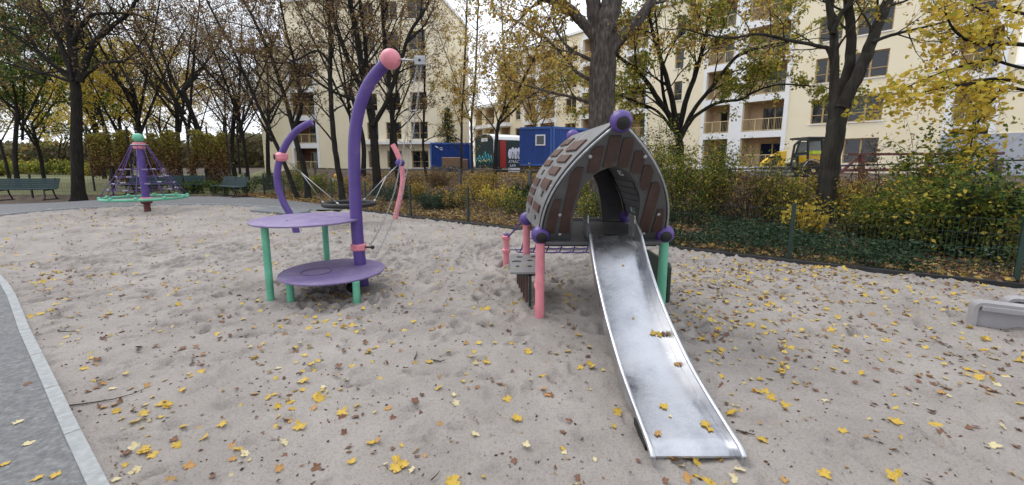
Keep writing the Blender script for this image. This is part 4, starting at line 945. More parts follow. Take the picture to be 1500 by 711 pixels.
for i, (xp, d, rx, ry, h, ns, nl, ls, mt, nm, lb) in enumerate(SH):
    x, y = pos(xp, d); shrub(nm, lb, x, y, rx * (1.15 if xp > 930 else 1), ry, h * (1.18 if xp > 930 else 1.1), int(ns * 1.2), int(nl * 1.7), ls * .92, M[mt], seed=i)
# ivy / low ground cover behind the fence (uncountable)
def scatter(n, f): 
    P_ = []
    while len(P_) < n:
        s_ = rng.uniform(-9, 13, 4000); d_ = rng.uniform(.12, 6.5, 4000); x = 4.46 - .807 * -s_ * -1 * -1 + .59 * d_; y = 6.44 - .59 * s_ + .807 * d_
        x = 4.46 + .807 * s_ + .59 * d_; k_ = f(x, y, s_, d_) > rng.random(4000); P_ += list(zip(x[k_], y[k_]))
    P_ = np.array(P_[:n]); return P_
P_ = scatter(34000, lambda x, y, s_, d_: ss(fbm(x, y, .8, 3), -.5, .4) * (1 - ss(d_, 1.8, 3.2)) * ss(s_, -6, -2))
z = terrain(P_[:, 0], P_[:, 1]); hh = rng.random(len(P_)) ** 1.3 * (.34 + .18 * fbm(P_[:, 0], P_[:, 1], 1.4, 2))
o = leaves('ivy', np.column_stack([P_, z + np.abs(hh)]), .055, M['lf_dark'], None, .45); tag(o, 'dark green ivy and low plants growing along the far side of the mesh fence', 'ground cover', kind='stuff')
s_ = rng.uniform(-22, 14, 60000); d_ = rng.uniform(.05, 1, 60000) ** 1.5 * 12; x = 4.46 + .807 * s_ + .59 * d_; y = 6.44 - .59 * s_ + .807 * d_
o = leaves('leaf_litter', np.column_stack([x, y, terrain(x, y) + .01 + rng.random(60000) * .05]), .085, M['lf_litter'], None, .75); tag(o, 'brown and ochre leaf litter covering the slope behind the fence', 'leaf litter', kind='stuff')

# ================================================================== buildings
M['render_cream'] = ramp_mat('cream wall render', [(.3, (.80, .70, .50)), (.7, (.84, .75, .56))], .9, nscale=.6, detail=7, bump=.1, bscale=60)
M['render_white'] = plain('white wall render', (.80, .80, .80), .85, .04, 2)
M['loggia_wall'] = plain('beige loggia wall', (.50, .37, .24), .9, .08, 2)
M['timber'] = plain('ochre window frame', (.40, .28, .12), .5, .12, 8)
M['rail'] = plain('ochre balcony railing', (.62, .50, .27), .4, .1)
M['brick'] = plain('reddish brown wall boards', (.16, .08, .055), .85, .3, 6, stretch=(1, 1, 4))
M['plinth'] = plain('blue grey plinth render', (.38, .40, .45), .9, .08)
M['glass'] = bpy.data.materials.new('window glass'); M['glass'].use_nodes = True
b = M['glass'].node_tree.nodes['Principled BSDF']; b.inputs['Base Color'].default_value = (.012, .014, .018, 1); b.inputs['Roughness'].default_value = .04; b.inputs['IOR'].default_value = 1.55
class Facade:
    def __init__(s, root, P0, d, n_): s.root = root; s.P = V3((*P0, 0)); s.d = V3((*d, 0)).normalized(); s.n = V3((*n_, 0)).normalized()
    def p(s, u, v, w=0.): q = s.P + s.d * u + s.n * w; return V3((q.x, q.y, v))
    def blk(s, mb, u0, u1, v0, v1, w0, w1):
        return mb.hexa([s.p(u0, v0, w0), s.p(u1, v0, w0), s.p(u1, v0, w1), s.p(u0, v0, w1)], [s.p(u0, v1, w0), s.p(u1, v1, w0), s.p(u1, v1, w1), s.p(u0, v1, w1)])
    def wall(s, u0, u1, v0, v1, ops, mat, depth=.3, name='wall'):
        us = sorted({u0, u1, *[o[0] for o in ops], *[o[1] for o in ops]}); vs = sorted({v0, v1, *[o[2] for o in ops], *[o[3] for o in ops]})
        us = [u for u in us if u0 <= u <= u1]; vs = [v for v in vs if v0 <= v <= v1]; nu, nv = len(us) - 1, len(vs) - 1
        solid = lambda i, j: 0 <= i < nu and 0 <= j < nv and not any(o[0] < (us[i] + us[i + 1]) / 2 < o[1] and o[2] < (vs[j] + vs[j + 1]) / 2 < o[3] for o in ops)
        mb = MB()
        for i in range(nu):
            for j in range(nv):
                if not solid(i, j): continue
                a, b_, c, e = us[i], us[i + 1], vs[j], vs[j + 1]
                mb.add([s.p(a, c), s.p(b_, c), s.p(b_, e), s.p(a, e)], [(0, 1, 2, 3)]); mb.add([s.p(a, c, -depth), s.p(b_, c, -depth), s.p(b_, e, -depth), s.p(a, e, -depth)], [(3, 2, 1, 0)])
                for di, dj, q in ((-1, 0, ((a, c), (a, e))), (1, 0, ((b_, c), (b_, e))), (0, -1, ((a, c), (b_, c))), (0, 1, ((a, e), (b_, e)))):
                    if not solid(i + di, j + dj): mb.add([s.p(*q[0]), s.p(*q[1]), s.p(*q[1], -depth), s.p(*q[0], -depth)], [(0, 1, 2, 3)])
        return mb.build(name, mat, s.root)
    def window(s, u0, u1, v0, v1, w=-.16, sill=True, bars=2):
        f = MB(); t = .07
        for a, b_, c, e in ((u0, u1, v0, v0 + t), (u0, u1, v1 - t, v1), (u0, u0 + t, v0 + t, v1 - t), (u1 - t, u1, v0 + t, v1 - t)): s.blk(f, a, b_, c, e, w - .06, w + .02)
        for k in range(1, bars): c = u0 + (u1 - u0) * k / bars; s.blk(f, c - t * .7, c + t * .7, v0 + t, v1 - t, w - .055, w + .015)
        vm = v0 + (v1 - v0) * .36
        if sill: s.blk(f, u0 + t, u1 - t, vm - .025, vm + .025, w - .05, w + .03)
        fr = f.build('window', M['timber'], s.root)
        g_ = MB(); s.blk(g_, u0 + .02, u1 - .02, v0 + .02, v1 - .02, w - .05, w - .03); g_.build('pane', M['glass'], fr)
        if sill: q = MB(); s.blk(q, u0 - .08, u1 + .08, v0 - .07, v0 - .003, -.12, .07); q.build('sill', M['render_white'], fr)
    def bay(s, u0, u1, v0, v1, door=(.32, .97), depth=1.5, back='loggia_wall'):
        q = MB(); w0 = -.305
        s.blk(q, u0, u1, v0, v1, -depth - .1, -depth); s.blk(q, u0 - .1, u0 - .002, v0, v1, -depth, w0); s.blk(q, u1 + .002, u1 + .1, v0, v1, -depth, w0)
        s.blk(q, u0, u1, v1 + .002, v1 + .1, -depth, w0); s.blk(q, u0, u1, v0 - .1, v0 - .002, -depth, w0); lg = q.build('loggia', M[back], s.root)
        a, b_ = u0 + (u1 - u0) * (1 - door[1]), u0 + (u1 - u0) * (1 - door[0]); f = MB(); w = -depth + .06
        for x0, x1, y0, y1 in ((a, b_, v1 - .42, v1 - .34), (a, a + .08, v0, v1 - .42), (b_ - .08, b_, v0, v1 - .42), ((a + b_) / 2 - .05, (a + b_) / 2 + .05, v0, v1 - .42)): s.blk(f, x0, x1, y0, y1, w - .05, w + .02)
        fr = f.build('balcony_door', M['timber'], lg); g_ = MB(); s.blk(g_, a + .02, b_ - .02, v0, v1 - .38, w - .05, w - .03)
        o = g_.build('pane', M['glass'], lg)
        r_ = MB(); nb = max(3, int((u1 - u0) / .75))
        s.blk(r_, u0, u1, v0 + .88, v0 + .93, -.06, -.01)
        s.blk(r_, u0, u1, v0 + .04, v0 + .08, -.06, -.01)
        for k in range(nb + 1):
            c = u0 + .03 + (u1 - u0 - .06) * k / nb; s.blk(r_, c - .02, c + .02, v0 + .08, v0 + .88, -.055, -.015)
        for k in range(int((u1 - u0) / .11)): c = u0 + .06 + k * .11; s.blk(r_, c - .005, c + .005, v0 + .08, v0 + .88, -.04, -.03)
        r_.build('railing', M['rail'], lg)
B1 = thing('apartment_building', 'large new cream apartment building with white framed loggias behind the construction site', 'building', (19.1, 31, 0))
Fd = Facade(B1, (19.1, 31), (-.64, .768), (-.768, -.64))
fl = [.98 + 2.68 * k for k in range(5)]; ops = []; wins = []; bays = []
for k, z in enumerate(fl):
    for (a, b_, bars) in ((-6.2, -4.45, 2), (-3.75, -2.45, 2), (-8.5 + .0, -7.75, 1) if False else (-6.2, -4.45, 2), (7.05, 7.85, 1), (13.9, 14.6, 1), (19.0, 20.6, 2), (28.2, 29.2, 1)):
        if (a, b_, z) in [(w[0], w[1], w[4]) for w in wins]: continue
        if a > 27 and k > 4: continue
        wins.append((a, b_, z + .5, z + 2.12, z, bars)); ops.append((a, b_, z + .5, z + 2.12))
    for (a, b_) in ((-10.68, -9.22), (-.78, 2.0), (2.95, 4.95), (10.5, 12.7), (16.2, 18.2), (22.2, 24.6), (25.4, 27.4), (30.2, 32.4), (33.6, 35.6), (36.4, 38.0)):
        if a > 33 and k > 2: continue
        if a < -9 and k > 2: wins.append((a + .3, b_ - .1, z + .55, z + 2.12, z, 1)); ops.append((a + .3, b_ - .1, z + .55, z + 2.12)); continue
        bays.append((a, b_, z + .22, z + 2.42)); ops.append((a, b_, z + .22, z + 2.42))
o1 = [o for o in ops if o[0] < 33]; o2 = [o for o in ops if o[0] > 33]
Fd.wall(-11.2, 33, -.5, 14.9, o1, M['render_cream']); Fd.wall(-22, -11.2, -.5, 6.45, [(-14.2, -12.0, 3.9, 5.6)], M['render_cream']); Fd.window(-14.2, -12.0, 3.9, 5.6); Fd.wall(33, 38.6, -.5, 9.1, o2, M['render_cream'])
for w_ in wins: Fd.window(w_[0], w_[1], w_[2], w_[3], bars=w_[5])
for q in bays: Fd.bay(*q)
def pblk(nm, *a): q_ = MB(); Fd.blk(q_, *a); q_.build(nm, M['render_white'], B1)
for a, b_ in ((-1.05, -.78), (2.0, 2.95), (4.95, 5.2), (10.25, 10.5), (12.7, 12.95), (15.9, 16.2), (18.2, 18.5), (21.9, 22.2), (24.6, 25.4), (27.4, 27.7), (-10.95, -10.68), (-9.22, -8.9)): pblk('pilaster', a, b_, .3, 14.2 if a > -2 else 9.1, .002, .06)
for z in fl + [14.38]:
    for a, b_ in ((-.78, 2.0), (2.95, 4.95), (10.5, 12.7), (16.2, 18.2), (22.2, 24.6), (25.4, 27.4)): pblk('slab_band', a, b_, z - .26, z + .22, .002, .055)
    if z < 12: pblk('slab_band', -10.68, -9.22, z - .26, z + .22, .002, .055)
    if z < 10:
        for a, b_ in ((30.0, 32.7), (33.3, 38.6)): pblk('balcony_slab', a, b_, z - .22, z + .22, .002, .9)
q = MB(); Fd.blk(q, -22, -8.9, -.4, 3.1, .003, .08); q.build('plinth', M['plinth'], B1)
q = MB(); Fd.blk(q, -11.2, 33, 14.902, 15.15, -13, .25); Fd.blk(q, -22, -11.25, 6.452, 6.6, -13, .12); Fd.blk(q, 33.002, 38.8, 9.102, 9.35, -13, .25); q.build('roof', M['render_white'], B1)
q = MB(); Fd.blk(q, -11.2, 33, -.5, 14.9, -13, -12.7); Fd.blk(q, -11.2, -10.95, 6.62, 14.9, -12.7, -1.7); Fd.blk(q, 38.3, 38.6, -.5, 9.1, -12.7, -.302); Fd.blk(q, 33.0, 33.3, 9.352, 14.9, -12.7, -.302); q.build('rear_wall', M['render_cream'], B1)
B2 = thing('apartment_building', 'cream apartment block seen between the dark trunks left of the blue containers', 'building', (-7.2, 40, 0))
F2_ = Facade(B2, (-7.2, 40), (-.985, .174), (-.174, -.985)); ops = []; wins = []; bays = []
for k in range(6):
    z = .45 + 2.75 * k
    for a, b_ in ((.9, 2.6), (3.6, 5.2), (6.0, 7.2)): wins.append((a, b_, z + .55, z + 2.2)); ops.append((a, b_, z + .55, z + 2.2))
    if k < 4:
        bays.append((12.75, 15.4, z + .25, z + 2.5)); ops.append((12.75, 15.4, z + .25, z + 2.5))
F2_.wall(-.1, 15.7, -.3, 16.9, [o for o in ops], M['render_cream']); F2_.wall(15.7, 19.0, -.3, 12.6, [], M['render_cream'])
for w_ in wins: F2_.window(*w_)
for q_ in bays: F2_.bay(*q_, back='brick')
q = MB(); F2_.blk(q, 12.5, 12.75, .2, 11.6, .002, .06); F2_.blk(q, 15.4, 15.65, .2, 11.6, .002, .06)
for k in range(5): z = .45 + 2.75 * k; F2_.blk(q, 12.75, 15.4, z - .25, z + .25, .002, .055)
q.build('pilaster', M['render_white'], B2)
q = MB(); F2_.blk(q, -.1, 7.4, 3.25, 3.5, .002, .9); q.build('canopy', M['render_white'], B2)
q = MB(); F2_.blk(q, -.3, 15.7, 16.902, 17.2, -11, .25); F2_.blk(q, 15.702, 19.2, 12.602, 12.9, -11, .25); q.build('roof', M['render_white'], B2)
q = MB(); F2_.blk(q, -.1, .2, -.3, 16.9, -11, -.302); F2_.blk(q, 18.7, 19.0, -.3, 12.6, -11, -.302); F2_.blk(q, .2, 18.7, -.3, 12.6, -11, -10.7); q.build('rear_wall', M['render_cream'], B2)

# ================================================================== construction site
M['blue'] = plain('container blue paint', (.012, .055, .26), .5, .18, 3)
M['blue_edge'] = plain('lighter blue steel frame', (.035, .11, .36), .45, .12, 3)
M['wagon'] = plain('dark green black wagon wall', (.010, .026, .028), .5, .3, 4)
M['wroof'] = plain('white tin roof', (.78, .79, .80), .4, .06)
M['redpaint'] = plain('red door paint', (.36, .025, .02), .5, .15)
M['graf_teal'] = plain('teal spray paint', (.05, .32, .36), .6, .2, 5); M['graf_white'] = plain('white spray paint', (.68, .68, .78), .6, .08)
M['graf_ochre'] = plain('ochre spray paint', (.55, .36, .08), .6, .2)
M['cardboard'] = plain('cardboard brown', (.30, .19, .12), .85, .15, 3)
def obox(c, d, rz, name, mat, parent, bevel=0.): return MB().box(c, d, rz=rz).build(name, mat, parent, False, bevel)
# small blue container
c = at(661, 232, 35); C1 = thing('shipping_container', 'small corrugated blue container left of the graffiti wagon', 'container', (c.x, 35, .85))
mb = MB(); n_ = 30; xl, xr = at(632, 240, 34).x, at(689, 240, 34).x; vs = []; fs = []
for i in range(n_ * 4 + 1):
    x = xl + (xr - xl) * i / (n_ * 4); ph = i % 4; y = 34 + (.06 if ph in (1, 2) else 0); vs += [(x, y, .8), (x, y, 3.02)]
for i in range(n_ * 4): fs.append((2 * i, 2 * i + 2, 2 * i + 3, 2 * i + 1))
mb.add(vs, fs); mb.build('wall', M['blue'], C1)
obox(((xl + xr) / 2, 35.2, 1.9), (xr - xl - .02, 2.2, 2.2), 0, 'body', M['blue'], C1)
for x in (xl, xr): obox((x, 33.98, 1.92), (.12, .12, 2.3), 0, 'corner_post', M['blue_edge'], C1)
obox(((xl + xr) / 2, 33.97, 3.06), (xr - xl + .1, .1, .12), 0, 'top_rail', M['blue_edge'], C1)
def stroke(Fc_, pts, r, name, mat, w=.01):
    P_ = [Fc_.p(u, v, w) for u, v in pts]; return MB().tube(P_, r, 6).build(name, mat, Fc_.root, True)
FC1 = Facade(C1, (xl, 33.97), (1, 0), (0, -1))
stroke(FC1, [(.35, 2.86), (.52, 2.78), (.66, 2.70), (.48, 2.74), (.36, 2.86)], .035, 'logo_mark', M['graf_white'])
stroke(FC1, [(.95, 2.70), (.82, 2.74), (.72, 2.66), (.76, 2.56), (.90, 2.54), (.96, 2.60), (.88, 2.61)], .03, 'logo_mark', M['graf_white'])
c = at(664, 243, 32); K1 = thing('timber_heap', 'heap of brown boards and rubble leaning before the small blue container', 'rubble', (c.x, 32, .8))
mb = MB(); mb.box((c.x - .1, 32.3, 1.45), (1.6, .12, .95), rx=.25); mb.build('board', M['cardboard'], K1)
mb = MB(); mb.box((c.x + .85, 32.2, 1.4), (.5, .1, .8), rx=.3, rz=.2); mb.build('board', M['cardboard'], K1)
r_ = np.random.default_rng(5); mb = MB()
for i in range(40): x, y = c.x + r_.normal() * .8, 31.3 + r_.normal() * .4; mb.box((x, y, .95 + r_.random() * .35), (r_.uniform(.1, .6), .08, .06), rz=r_.uniform(0, 3), ry=r_.uniform(-.5, .5))
o = mb.build('debris', M['oldpost'], K1); o['kind'] = 'stuff'
# graffiti wagon: curved white roof, corner towards us
ca = at(723, 240, 29); k0 = V3((ca.x, 29, 0)); zb, zt = 1.15, 3.12
de = V3((-.66, .75, 0)).normalized(); dsd = V3((.80, .60, 0)).normalized(); LE, LS = 2.15, 2.75
C2 = thing('site_wagon', 'dark graffiti covered site wagon with curved white roof and red door', 'trailer', (ca.x, 29, .85))
mb = MB(); mb.hexa([k0 + V3((0, 0, zb)), k0 + dsd * LS + V3((0, 0, zb)), k0 + dsd * LS + de * LE + V3((0, 0, zb)), k0 + de * LE + V3((0, 0, zb))], [k0 + V3((0, 0, zt)), k0 + dsd * LS + V3((0, 0, zt)), k0 + dsd * LS + de * LE + V3((0, 0, zt)), k0 + de * LE + V3((0, 0, zt))])
mb.build('body', M['wagon'], C2)
arc = [(0, zt - .02), (.12, zt + .18), (.4, zt + .32), (LE / 2, zt + .40), (LE - .4, zt + .32), (LE - .12, zt + .18), (LE, zt - .02)]
mb = MB(); mb.prism([k0 + de * u + V3((0, 0, v - .03)) for u, v in arc], dsd * LS); mb.build('gable', M['wagon'], C2)
mb = MB()
for (u0, v0), (u1, v1) in zip(arc[:-1], arc[1:]):
    mb.hexa([k0 - dsd * .02 + de * u0 + V3((0, 0, v0)), k0 - dsd * .02 + de * u1 + V3((0, 0, v1)), k0 + dsd * (LS + .05) + de * u1 + V3((0, 0, v1)), k0 + dsd * (LS + .05) + de * u0 + V3((0, 0, v0))],
            [k0 - dsd * .02 + de * u0 + V3((0, 0, v0 + .05)), k0 - dsd * .02 + de * u1 + V3((0, 0, v1 + .05)), k0 + dsd * (LS + .05) + de * u1 + V3((0, 0, v1 + .05)), k0 + dsd * (LS + .05) + de * u0 + V3((0, 0, v0 + .05))])
mb.build('roof', M['wroof'], C2, 'auto')
FE = Facade(C2, (k0.x, k0.y), (de.x, de.y), (-dsd.x, -dsd.y)); FS = Facade(C2, (k0.x, k0.y), (dsd.x, dsd.y), (-de.x, -de.y))
q = MB(); FS.blk(q, .55, 1.05, zb + .02, zt - .04, .004, .035); q.build('door', M['redpaint'], C2)
q = MB(); FS.blk(q, 0, .06, zb, zt, .003, .03); q.build('corner_trim', M['wroof'], C2)
q = MB(); FE.blk(q, .65, 1.35, zt - .10, zt + .14, .003, .03); q.build('notice', M['wroof'], C2)
for i, (u, h) in enumerate(((.3, .9), (.62, 1.0), (.95, 1.15), (1.3, .85), (1.62, .9), (1.9, .7))):
    stroke(FE, [(u - .12, zb + .25), (u - .18, zb + .5 + .1 * (i % 2)), (u - .02, zb + h), (u + .12, zb + h - .12), (u + .05, zb + .6), (u + .16, zb + .3)], .04, 'graffiti', M['graf_teal'])
stroke(FE, [(.25, zb + .45), (.5, zb + .62), (.8, zb + .42), (1.1, zb + .6), (1.4, zb + .4), (1.7, zb + .55)], .045, 'graffiti', M['graf_ochre'])
def blob(Fc_, u, v, ru, rv, name, mat, w=.012, ang=0.):
    pl = []
    for k in range(18):
        a = 2 * math.pi * k / 18; x, y = ru * math.cos(a), rv * math.sin(a); pl.append(Fc_.p(u + x * math.cos(ang) - y * math.sin(ang), v + x * math.sin(ang) + y * math.cos(ang), w))
    return MB().prism(pl, Fc_.n * .012).build(name, mat, Fc_.root)
for i, (u, v, a_, b2_) in enumerate(((1.42, 2.15, .17, .36), (1.66, 2.22, .17, .42), (1.92, 2.18, .18, .42), (2.18, 2.2, .17, .42), (2.40, 2.1, .17, .32))): blob(FS, u, v, a_, b2_, 'graffiti', M['graf_white'], .012 + i * .014)
stroke(FS, [(1.5, 1.95), (1.62, 2.3), (1.75, 2.1), (1.7, 1.9)], .018, 'graffiti', M['wagon'], .10); stroke(FS, [(1.95, 1.95), (2.1, 2.35), (2.2, 2.1), (2.15, 1.9)], .018, 'graffiti', M['wagon'], .10)
def text(Fc_, s_, u, v, size, name, mat, w=.012):
    cu = bpy.data.curves.new('t', 'FONT'); cu.body = s_; cu.size = size; cu.extrude = .004; ob = bpy.data.objects.new('t', cu); COL.objects.link(ob)
    dg = bpy.context.evaluated_depsgraph_get(); me = bpy.data.meshes.new_from_object(ob.evaluated_get(dg)); bpy.data.objects.remove(ob)
    base = ORG_OF[Fc_.root.name]
    for vv in me.vertices: q_ = Fc_.p(u + vv.co.x, v + vv.co.y, w + vv.co.z) - base; vv.co = q_
    me.materials.clear(); me.materials.append(mat); o = bpy.data.objects.new(name, me); COL.objects.link(o); o.parent = Fc_.root; return o
text(FS, 'ATRACT', 1.28, 1.50, .30, 'graffiti', M['graf_white']); text(FS, 'JUKB', 1.42, 1.24, .24, 'graffiti', M['graf_white'])
for u in (.5, 2.2):
    for Fc_ in (FS,): 
        p = Fc_.p(u, 1.02, .0); MB().lathe(p, [(.16, -.08), (.2, -.06), (.2, .06), (.16, .08)], 18, Fc_.n).build('wheel', M['rubber'], C2, 'auto')
q = MB(); FS.blk(q, 1.2, 2.0, .86, 1.14, .1, .4); q.build('step', M['wroof'], C2)
# big blue office container, corner towards us
cb_ = at(809, 230, 24); k0 = V3((cb_.x, 24, 0)); de = V3((-.93, .37, 0)).normalized(); dsd = V3((.80, .60, 0)).normalized(); LE, LS = 2.0, 5.2; zb = at(809, 243, 24).z; zt = at(809, 186, 24).z
C3 = thing('office_container', 'big blue site office container with small white window left of the ridged trunk', 'container', (k0.x, 24, .85))
mb = MB(); mb.hexa([k0 + V3((0, 0, zb)), k0 + dsd * LS + V3((0, 0, zb)), k0 + dsd * LS + de * LE + V3((0, 0, zb)), k0 + de * LE + V3((0, 0, zb))], [k0 + V3((0, 0, zt)), k0 + dsd * LS + V3((0, 0, zt)), k0 + dsd * LS + de * LE + V3((0, 0, zt)), k0 + de * LE + V3((0, 0, zt))]); mb.build('body', M['blue'], C3)
FE = Facade(C3, (k0.x, k0.y), (de.x, de.y), (-dsd.x * .37 - .2, -.93)); FE.n = V3((-de.y, de.x, 0)); FE.n = FE.n if FE.n.y < 0 else -FE.n
FS = Facade(C3, (k0.x, k0.y), (dsd.x, dsd.y), (dsd.y, -dsd.x))
for FF, LL in ((FE, LE), (FS, LS)):
    q = MB(); FF.blk(q, -.02, LL, zt - .10, zt + .03, .003, .05); FF.blk(q, -.02, LL, zb, zb + .10, .003, .05); FF.blk(q, 0, .14, zb + .10, zt - .10, .003, .045); q.build('frame', M['blue_edge'], C3)
    q = MB()
    for k in range(int(LL / .16)): FF.blk(q, .2 + k * .16, .26 + k * .16, zb + .12, zt - .12, .002, .018)
    q.build('wall_ribs', M['blue'], C3)
q = MB(); FE.blk(q, .42, 1.02, zt - 1.05, zt - .42, .02, .05); wf = q.build('window', M['wroof'], C3); q = MB(); FE.blk(q, .5, .94, zt - .97, zt - .5, .052, .06); q.build('pane', M['glass'], wf)
mb = MB(); mb.hexa([k0 + V3((0, 0, .7)), k0 + dsd * LS + V3((0, 0, .7)), k0 + dsd * LS + de * LE + V3((0, 0, .7)), k0 + de * LE + V3((0, 0, .7))], [k0 + V3((0, 0, zb - .003)), k0 + dsd * LS + V3((0, 0, zb - .003)), k0 + dsd * LS + de * LE + V3((0, 0, zb - .003)), k0 + de * LE + V3((0, 0, zb - .003))]); mb.build('base', M['soil'], C3)
# mini excavator / loader
E_ = thing('wheel_loader', 'yellow and black compact loader with glazed cab left of the forked trunk', 'loader', (*at(1180, 250, 20).xy, .85))
M['yellow'] = plain('machine yellow', (.66, .40, .02), .45, .12, 4); M['hivis'] = plain('hi vis yellow', (.62, .75, .05), .6, .1)
M['cabglass'] = plain('tinted cab glass', (.10, .12, .12), .08, .1)
def q2(x, y, Y=20.): return at(x, y, Y)
def plate(pts, Y, th, name, mat, bevel=.0): 
    return MB().prism([q2(x, y, Y) for x, y in pts], (0, th, 0)).build(name, mat, E_, False, bevel)
plate([(1143, 222), (1153, 221), (1152, 232), (1149, 245), (1143, 246), (1144, 232)], 19.7, .25, 'boom', M['yellow'], .02)
plate([(1150, 221), (1150, 229), (1137, 231), (1122, 241), (1115, 248), (1112, 247), (1120, 236), (1135, 226)], 19.75, .2, 'boom', M['yellow'], .02)
MB().tube([q2(1126, 231, 19.7), q2(1143, 229, 19.7)], .05, 10).build('hydraulic_ram', M['iron'], E_, True)
cabp = MB()
for a_, b_ in (((1164, 213), (1158, 246)), ((1172, 205), (1164, 213)), ((1172, 205), (1204, 205)), ((1204, 205), (1206, 246)), ((1184, 206), (1183, 243)), ((1158, 246), (1206, 246)), ((1172, 206), (1163, 235)), ((1162, 226), (1183, 224))):
    for Y in (19.6, 20.9): cabp.tube([q2(*a_, Y), q2(*b_, Y)], .055, 6)
for p_ in ((1172, 205), (1204, 205), (1158, 246), (1206, 246)): cabp.tube([q2(*p_, 19.6), q2(*p_, 20.9)], .055, 6)
cab_ = cabp.build('cab_frame', M['iron'], E_)
MB().box(q2(1188, 204, 20.25) + V3((0, 0, .03)), (1.15, 1.4, .09)).build('cab_roof', M['iron'], cab_, False, .02)
plate([(1184, 207), (1203, 207), (1204, 222), (1184, 222)], 20.85, .02, 'cab_window', M['cabglass']); plate([(1172, 208), (1183, 208), (1182, 242), (1164, 242)], 20.85, .02, 'cab_window', M['cabglass'])
plate([(1190, 221), (1206, 221), (1206, 226), (1190, 226)], 19.9, .5, 'seat_cover', M['hivis'], .02); plate([(1186, 228), (1216, 228), (1218, 246), (1186, 246)], 20.0, .8, 'engine_cover', M['yellow'], .04)
plate([(1157, 240), (1186, 238), (1190, 252), (1157, 254)], 19.8, 1.0, 'chassis', M['iron'], .03)
for x in (1168, 1210): MB().lathe(q2(x, 249, 19.65), [(.16, -.02), (.30, -.02), (.33, .04), (.33, .22), (.30, .28)], 22, (0, 1, 0)).build('wheel', M['rubber'], E_, 'auto')
# coil of wire, stack of planks, red steel barrier
wc = at(1188, 250, 16.5); WR = thing('wire_coil', 'brown tangled roll of wire lying in front of the loader', 'wire roll', (wc.x, 16.5, wc.z - .3)); r_ = np.random.default_rng(3)
for nm, mt, cnt in (('wire', M['stick'], 34), ('bright_wire', M['zinc'], 5)):
    mb = MB()
    for i in range(cnt):
        a_ = r_.uniform(.55, 1.); n_ = V3(r_.normal(size=3) * .35 + np.array([0, -1, .3])).normalized(); u = n_.orthogonal().normalized(); w_ = n_.cross(u); o_ = V3(r_.normal(size=3) * .05)
        mb.tube([wc + o_ + (u * math.cos(t_) + w_ * math.sin(t_)) * .40 * a_ * (1 + .06 * math.sin(3 * t_ + i)) for t_ in np.linspace(0, 6.28, 20, endpoint=False)], .012, 4, closed=True)
    mb.build(nm, mt, WR, True)
pk = at(1130, 248, 18.5); PL = thing('plank_stack', 'stack of grey planks on the ground below the yellow boom', 'plank stack', (pk.x, 18.5, pk.z - .3))
for k in range(5): MB().box((pk.x + .05 * (k % 2), 18.5, pk.z - .22 + k * .075), (1.7 - .1 * k, .5, .06), rz=.08 * (k % 3)).build('plank', M['oldpost'] if k % 2 else M['zinc'], PL)
RB = thing('steel_barrier', 'dark red steel beam frame standing in front of the building behind the forked trunk', 'barrier', (*at(1262, 255, 15.5).xy, .8))
bm = MB(); bm.tube([at(1243, 226.5, 15.5), at(1470, 225, 15.0)], .065, 4); bm.build('beam', M['darkred'], RB)
bm = MB(); bm.tube([at(1225, 250, 15.5), at(1470, 247, 15.0)], .075, 4); bm.build('beam', M['darkred'], RB)
for x in (1262, 1360, 1455): MB().tube([at(x, 227, 15.5), at(x, 268, 15.5)], .10, 4).build('upright', M['darkred'], RB)
MB().tube([at(1255, 232, 15.4), at(1222, 262, 15.4)], .06, 4).build('brace', M['darkred'], RB)
lt = at(490, 262, 20); SL = thing('warning_lamp', 'small pale box with amber warning lamp behind the nest swing', 'lamp', (lt.x, 20, lt.z - .3))
MB().box(lt + V3((0, 0, -.12)), (.22, .14, .28)).build('battery_box', plain('pale green plastic', (.40, .48, .42), .5, .1), SL, False, .02)
MB().lathe(lt + V3((.06, 0, .03)), [(.05, 0), (.085, .03), (.085, .14), (.04, .19), (.001, .2)], 16).build('lens', plain('amber plastic', (.8, .35, .02), .3, .05), SL, True)

# ================================================================== park on the left: vine fence, trees, bushes
VF = thing('vine_fence', 'tall ball court fence overgrown with yellowing creeper behind the net roundabout', 'fence', (-18.6, 22.3, 0))
va, vb = V3((-22.4, 22.0, .0)), V3((-15.3, 22.4, .0))
for k in range(8): p = va.lerp(vb, k / 7); MB().tube([(p.x, p.y, -.1), (p.x, p.y, 3.45)], .045, 8).build('post', M['iron'], VF)
fence_panel(va.xy, vb.xy, lambda p: 0.02, 3.35, .16, .3, M['iron'], VF, .003, .004)
n_ = 42000; u = rng.random(n_); zz = rng.random(n_) ** .8 * 3.5
x = va.x + (vb.x - va.x) * u; dens = fbm(x * 1.7, zz * .35, 1.0, 3); hi = 3.15 + .35 * fbm(x, x * 0, 1.6, 3)
k_ = (dens > -.36 + .15 * (zz < 1.2)) & (zz < hi); x, zz = x[k_], zz[k_]; y = va.y + (vb.y - va.y) * u[k_] + rng.normal(size=len(x)) * .13
V, Fc = leaf_geo(np.column_stack([x, y, zz]), .105, .1); cc = np.clip(rng.uniform(0, 1, len(x)) * .55 + .5 * ss(zz, .6, 3.4) - .05, 0, .999)
M['lf_vine'] = leafmat('creeper leaves', [DBR, RED, BRN, (.20, .12, .05), BRN, OCH, OLV, (.30, .28, .06), (.38, .36, .08), (.28, .30, .06)])
np_mesh('creeper', V, Fc, M['lf_vine'], VF, attr=np.repeat(cc, 2))

